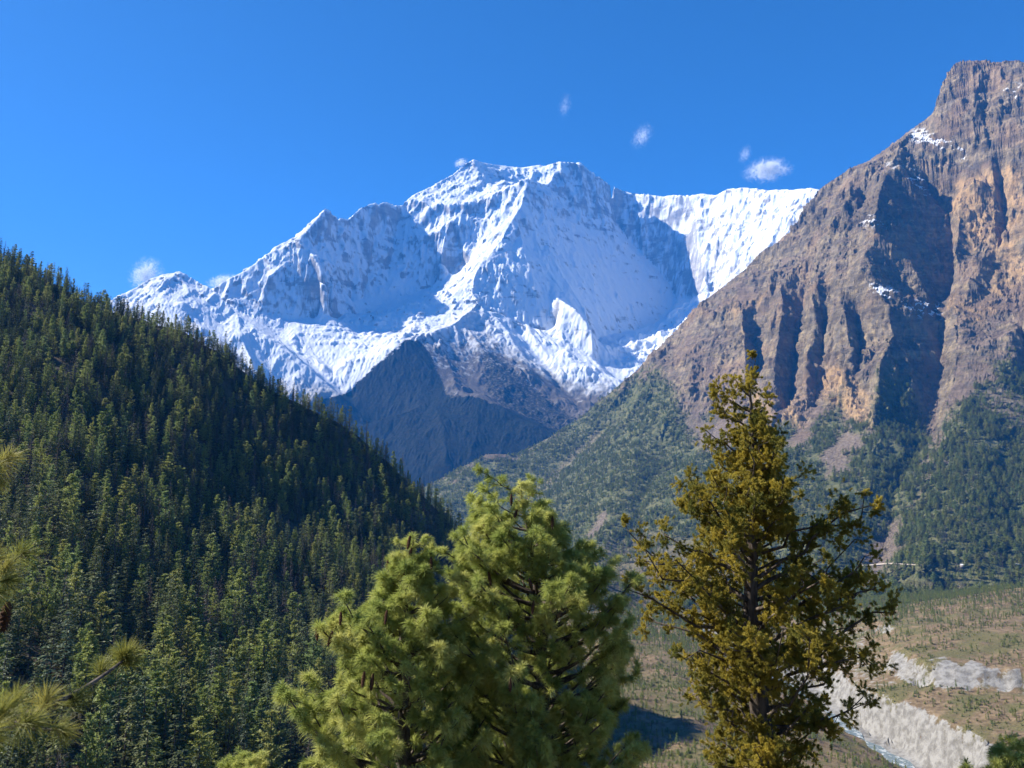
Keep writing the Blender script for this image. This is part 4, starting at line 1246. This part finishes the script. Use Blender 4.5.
    link('crown', mesh_np('crown', V - org, Fq, M_NEEDLE if pine else M_JUNI, smooth=False), tree)
    print(name, 'tufts', len(pos), 'needles', len(Fq) // 3)
    if len(cones):
        px, py = project(pos)
        used = set()
        for cx0, cy0 in cones:
            d2 = (px - cx0) ** 2 + (py - cy0) ** 2 + ((pos[:, 1] - Y + 1.2) * 9) ** 2
            for i in np.argsort(d2):
                if i not in used: break
            used.add(i)
            c = link('pine_cone', CONE, tree)
            c.location = pos[i] - org + np.array([0, -0.10, -0.02])
            c.rotation_euler = (r.uniform(-.3, .3), r.uniform(-.3, .3), r.uniform(0, 6))
            k = r.uniform(1.0, 1.3); c.scale = (k, k, k)
    return tree

# outline rows: (image row, left edge, right edge)
grow('pine_tree', 'taller bright green pine in the foreground centre, right of its twin', 12.6,
     [(519,484),(524,512),(534,560),(541,640),(544,768)],
     [(474,515,524),(488,503,535),(505,488,555),(522,478,566),(540,470,590),(556,462,612),(580,455,630),(620,446,630),(660,440,628),(720,436,630),(768,432,634),(900,430,636)],
     -9.7, 'pine', 21, cones=[(509,484),(519,512),(519,584),(509,676),(493,572),(557,508),(478,520),(526,600)])
grow('pine_tree', 'shorter foreground pine with brown cones near its pointed top, left of its taller twin', 11.8,
     [(413,540),(410,562),(405,610),(404,680),(404,768)],
     [(528,409,417),(545,402,424),(562,393,433),(580,384,442),(600,366,450),(618,318,456),(640,330,462),(662,312,468),(690,302,474),(720,296,482),(768,300,484),(900,310,486)],
     -9.2, 'pine', 34, cones=[(380,560),(416,536),(384,598),(437,558),(350,606),(362,668),(371,668),(332,630),(302,620),(414,545),(390,612)])
grow('juniper_tree', 'tall olive gold juniper with open ragged crown in the right foreground', 15.0,
     [(746,366),(752,402),(756,470),(752,560),(750,640),(757,700),(768,768)],
     [(360,742,752),(382,736,760),(400,726,772),(440,716,798),(470,690,814),(500,676,850),(515,664,866),(545,640,870),(575,650,884),(600,664,892),(640,676,874),(680,692,850),(720,694,832),(750,698,820),(775,712,798),(800,745,770),(900,750,765)],
     -11.4, 'juniper', 55, rtrunk=0.20)
grow('pine_sapling', 'small pine top poking up at the bottom edge left of the pines', 12.0,
     [(243,757),(243,768)], [(757,240,246),(768,228,258),(800,215,270),(900,200,290)], -9.3, 'pine', 71, rtrunk=0.05, density=0.7)
grow('pine_sapling', 'small dark pine top in the bottom right corner', 13.0,
     [(1018,742),(1020,768)], [(742,1014,1022),(752,1002,1032),(775,985,1050),(900,975,1065)], -10.0, 'pine', 72, rtrunk=0.05, density=0.7)

# ------------------------------------------------------------------ near pine whose branches reach in from the left
def near_pine():
    r = np.random.default_rng(91)
    base = np.array([-2.9, 2.1, -2.6])
    tree = empty('pine_tree', base)
    tag(tree, 'nearest pine reaching in from the left edge with blurred needle tufts and a cone', 'tree')
    zz = np.linspace(-0.4, 5.6, 12)
    tv, tf = tube_arrays([(np.stack([0.03 * np.sin(zz), 0.02 * np.cos(zz), zz], -1), 0.16 * (1 - zz / 7))], 10)
    link('trunk', mesh_np('trunk', tv, tf, M_BARK), tree)
    tp = [tuft_template(190, 0.110, 0.06, (15, 112), 0.0024, 700 + k, 0.10) for k in range(4)]
    def branch(p_end, mids, tufts):
        o = np.array([base[0], base[1], 0.0])
        pts = [o + np.array([0, 0, mids[0][2] - 0.25])] + [np.array(m) for m in mids] + [np.array(p_end)]
        pts = np.array(pts); tt = np.linspace(0, 1, len(pts)); ts = np.linspace(0, 1, 14)
        P = np.stack([np.interp(ts, tt, pts[:, c]) for c in range(3)], -1)
        for _ in range(3): P[1:-1] = (P[:-2] + 2 * P[1:-1] + P[2:]) / 4
        wood = [(P - base, 0.013 * (1 - 0.75 * ts) + 0.002)]
        pos, dirs, size = [], [], []
        for p, d, sz in tufts:
            p = np.array(p); pos.append(p); dirs.append(d); size.append(sz)
            n = P[np.argmin(np.linalg.norm(P - p, axis=1))]
            wood.append((np.array([n, (n + p) / 2 + [0, 0, -.01], p]) - base, np.array([0.005, 0.004, 0.003])))
        tv, tf = tube_arrays(wood, 6)
        b = link('branch', mesh_np('branch', tv, tf, M_BARK), tree)
        V, Fq = place_tufts(tp, np.array(pos), np.array(dirs), np.array(size), 5)
        link('needle_tuft', mesh_np('needle_tuft', V - base, Fq, M_NEARN, smooth=False), b)
        return b
    # lower branch: blurred close tufts running out to the sharp bright one
    A = lambda px, py, Y: at(px, py, Y)
    branch(A(124, 660, 3.3), [A(-60, 742, 1.9), A(20, 720, 2.1), A(85, 690, 2.8)],
           [(A(125, 656, 3.3), (0.35, -0.1, 0.85), 0.9), (A(126, 657, 3.3), (0.95, -0.2, 0.2), 0.85), (A(124, 655, 3.3), (-0.4, -0.5, 0.6), 0.85), (A(101, 668, 3.1), (-0.1, 0.2, 0.8), 0.7), (A(75, 700, 2.6), (0.5, 0.1, 0.4), 0.7), (A(46, 700, 2.2), (0.4, 0, 0.7), 0.65),
            (A(30, 722, 2.0), (0.7, 0, 0.1), 0.7), (A(0, 715, 1.9), (0.3, 0, 0.7), 0.7), (A(15, 700, 2.1), (0.1, 0.2, 0.9), 0.6), (A(62, 730, 2.1), (0.6, 0.2, -0.3), 0.55), (A(-14, 735, 1.8), (0.6, 0, -0.2), 0.7)])
    b2 = branch(A(20, 556, 3.0), [A(-110, 610, 2.3), A(-40, 585, 2.7)],
           [(A(22, 553, 3.0), (0.75, 0, 0.45), 0.8), (A(6, 568, 2.8), (0.4, 0, 0.7), 0.75), (A(-4, 592, 2.7), (0.6, 0, -0.2), 0.7), (A(8, 580, 2.7), (0.5, 0.1, 0.1), 0.65), (A(-8, 560, 2.7), (0.2, 0, 0.9), 0.75)])
    c = link('pine_cone', CONE, b2); c.location = np.array(A(8, 602, 2.8)) - base; c.scale = (0.8, 0.8, 0.6); c.rotation_euler = (0.1, 0.15, 0)
    branch(A(6, 460, 3.0), [A(-120, 520, 2.6), A(-40, 480, 2.8)],
           [(A(8, 458, 3.0), (0.7, 0, 0.3), 0.75), (A(-8, 468, 2.9), (0.5, 0, 0.5), 0.7), (A(-4, 480, 2.9), (0.4, 0, -0.3), 0.65)])
near_pine()

# ------------------------------------------------------------------ far small things
dz = lambda px, py, Y: at(px, py, Y)
r = np.random.default_rng(12)
p = at_z(868, 762, -266); gzv = float(G.height(np.array([p[0]]), np.array([p[1]]))[0])
dt = empty('dead_tree', (p[0], p[1], gzv - 0.3)); tag(dt, 'thin bare dead tree standing on the near river bank', 'tree')
tw = [(np.array([[0, 0, -0.5], [0.2, 0, 6], [0.1, 0.1, 11], [0.3, 0, 15]]), np.array([0.55, 0.42, 0.26, 0.06]))]
for k in range(22):
    z = r.uniform(4, 14); a = r.uniform(0, 6.28); ln = (16 - z) * 0.22 * r.uniform(.5, 1.2)
    b0 = np.array([0.15, 0, z]); tw.append((np.array([b0, b0 + np.array([math.cos(a), math.sin(a), 0.35]) * ln]), np.array([0.12, 0.03])))
tv, tf = tube_arrays(tw, 5)
link('trunk', mesh_np('trunk', tv, tf, M_FBARK), dt)

def on_mountain(px, py):
    """point of the rocky mountain seen at an image point, nearest first"""
    qx, qy = project(RV.reshape(-1, 3))
    d = (qx - px) ** 2 + (qy - py) ** 2
    c = np.argsort(d)[:6]
    return RV.reshape(-1, 3)[c[np.argmin(RV.reshape(-1, 3)[c, 1])]]
s = NT('dusty_track'); n = s.noise(0.2, 4); M_TRACK = s.base(s.mix(n, (0.30, 0.25, 0.20), (0.42, 0.36, 0.30)), 0.95, 0.1)
s = NT('pale_roof'); n = s.noise(0.8, 4); M_ROOF = s.base(s.mix(n, (0.62, 0.62, 0.63), (0.78, 0.78, 0.79)), 0.5, 0.3)
s = NT('stone_wall'); n = s.noise(1.5, 5); M_WALL = s.base(s.mix(n, (0.22, 0.19, 0.16), (0.34, 0.30, 0.26)), 0.9, 0.1)
rp = np.array([on_mountain(x, 565 + 0.8 * math.sin(x / 9.)) for x in range(858, 934, 4)])
for _ in range(3): rp[1:-1] = (rp[:-2] + 2 * rp[1:-1] + rp[2:]) / 4
nrm = np.array([0.0, -0.8, 0.6])
left_ = rp + np.array([0, 3.5, 4.2]); right_ = rp + np.array([0, -4.5, 1.6])
Vt = np.concatenate([left_, right_]); m = len(rp); k = np.arange(m - 1)
tag(link('road', mesh_np('road', Vt, np.stack([k + m, k + m + 1, k + 1, k], -1), M_TRACK)), 'pale dirt track cut across the foot of the wooded slope', 'road', kind='structure')
def house(px, py, w, label):
    p = on_mountain(px, py)
    h = empty('house', (p[0], p[1] - 4, p[2] - 1.0), 0.15); tag(h, label, 'house')
    d, e, t = w * 0.55, 4.5, 7.2
    V = [(-w/2,-d/2,-3),(w/2,-d/2,-3),(w/2,d/2,-3),(-w/2,d/2,-3),(-w/2,-d/2,e),(w/2,-d/2,e),(w/2,d/2,e),(-w/2,d/2,e)]
    link('wall', mesh_np('wall', V, [(0,1,5,4),(1,2,6,5),(2,3,7,6),(3,0,4,7),(4,5,6,7),(3,2,1,0)], M_WALL, smooth=False), h)
    o = 0.7
    V = [(-w/2-o,-d/2-o,e+.02),(w/2+o,-d/2-o,e+.02),(w/2+o,d/2+o,e+.02),(-w/2-o,d/2+o,e+.02),(-w/2-o,0,t),(w/2+o,0,t)]
    V += [(x, y, z + 0.3) for x, y, z in V]
    Fr = [(6,7,11,10),(8,9,10,11),(0,1,7,6),(2,3,9,8),(0,4,5,1),(3,2,5,4),(0,6,10,4),(3,4,10,9),(1,5,11,7),(2,8,11,5)]
    link('roof', mesh_np('roof', V, Fr, M_ROOF, smooth=False), h)
house(961, 566, 13, 'small pale roofed house among the trees below the cliffs, left of the other house')
house(1017, 565, 16, 'small pale roofed house among the trees at the right edge')

# ------------------------------------------------------------------ clouds, beyond the air of the valley
def cloud(px, py, Y, w_px, h_px, dens, label, seed, tilt=0.0, scale=1.0):
    k = Y / F_PX / CP
    r = np.random.default_rng(seed)
    c = np.array(at(px, py, Y))
    W, Hh = w_px * k / 2, h_px * k / 2
    nu_, nv_ = 24, 14
    a = np.linspace(0, 2 * math.pi, nu_, endpoint=False); b = np.linspace(0, math.pi, nv_)
    A_, B_ = np.meshgrid(a, b)
    P = np.stack([np.sin(B_) * np.cos(A_), np.sin(B_) * np.sin(A_), np.cos(B_)], -1).reshape(-1, 3)
    P = P * (1 + 0.25 * fbm(P[:, 0] * 1.5 + seed, P[:, 1] * 1.5, P[:, 2] * 1.5, 2, seed))[:, None]
    P = P * np.array([W, max(W, Hh) * 0.6, Hh])
    kk = np.arange(nu_ * nv_).reshape(nv_, nu_)
    Fq = np.stack([kk[:-1], kk[1:], np.roll(kk[1:], -1, 1), np.roll(kk[:-1], -1, 1)], -1).reshape(-1, 4)
    m = bpy.data.materials.new('cloud_vapour'); m.use_nodes = True
    t = m.node_tree; t.nodes.remove(t.nodes['Principled BSDF'])
    n = t.nodes.new
    tc = n('ShaderNodeTexCoord')
    sc = n('ShaderNodeVectorMath'); sc.operation = 'MULTIPLY'; sc.inputs[1].default_value = (1 / W, 1 / max(W, Hh) / 0.6, 1 / Hh)
    t.links.new(tc.outputs['Object'], sc.inputs[0])
    ln = n('ShaderNodeVectorMath'); ln.operation = 'LENGTH'; t.links.new(sc.outputs[0], ln.inputs[0])
    fo = n('ShaderNodeMapRange'); fo.interpolation_type = 'SMOOTHSTEP'; fo.inputs[1].default_value = 1.0; fo.inputs[2].default_value = 0.1
    t.links.new(ln.outputs['Value'], fo.inputs[0])
    no = n('ShaderNodeTexNoise'); no.inputs['Scale'].default_value = scale * 4.6 / max(W, Hh); no.inputs['Detail'].default_value = 5; no.inputs['Roughness'].default_value = 0.78; no.inputs['Distortion'].default_value = 1.3
    of = n('ShaderNodeVectorMath'); of.operation = 'ADD'; of.inputs[1].default_value = (seed * 371.0, 0, 0)
    t.links.new(tc.outputs['Object'], of.inputs[0]); t.links.new(of.outputs[0], no.inputs['Vector'])
    ma = n('ShaderNodeMath'); ma.operation = 'ADD'; t.links.new(no.outputs[0], ma.inputs[0])
    mb = n('ShaderNodeMath'); mb.operation = 'MULTIPLY'; mb.inputs[1].default_value = 0.10; t.links.new(fo.outputs[0], mb.inputs[0]); t.links.new(mb.outputs[0], ma.inputs[1])
    cr = n('ShaderNodeMapRange'); cr.inputs[1].default_value = 0.545; cr.inputs[2].default_value = 0.76; cr.inputs[4].default_value = dens * 1.3 / W
    t.links.new(ma.outputs[0], cr.inputs[0])
    mc = n('ShaderNodeMath'); mc.operation = 'MULTIPLY'; t.links.new(cr.outputs[0], mc.inputs[0]); t.links.new(fo.outputs[0], mc.inputs[1])
    v = n('ShaderNodeVolumePrincipled'); v.inputs['Color'].default_value = (1, 1, 1, 1); v.inputs['Anisotropy'].default_value = 0.0
    t.links.new(mc.outputs[0], v.inputs['Density']); t.links.new(v.outputs[0], t.nodes['Material Output'].inputs['Volume'])
    me = mesh_np('cloud', P, Fq, m)
    o = link('cloud', me); o.location = c; o.rotation_euler = (0, tilt, 0)
    tag(o, label, 'cloud')
CY_ = 16500
cloud(767, 170, CY_, 62, 32, 15, 'largest small white cloud, just above the right end of the snow ridge', 1, -0.1)
cloud(745, 154, CY_, 18, 28, 1.0, 'faint thin wisp touching the upper left of the largest cloud', 2, 0.4)
cloud(642, 136, CY_, 26, 40, 1.4, 'tiny torn white wisp alone above the saddle right of the summit', 3, 0.6)
cloud(565, 106, CY_, 20, 38, 0.4, 'faintest wisp, highest in the blue sky above the twin summit', 4, 0.2)
cloud(146, 275, CY_, 40, 48, 10, 'wispy cloud plume rising left of the small snow peak', 5, 0.5)
cloud(224, 282, CY_, 44, 20, 18, 'low white cloud behind the notch in the left snow ridge', 6, -0.2)
cloud(461, 163, CY_, 20, 14, 7, 'snow plume blowing off the highest summit', 7, -0.4)
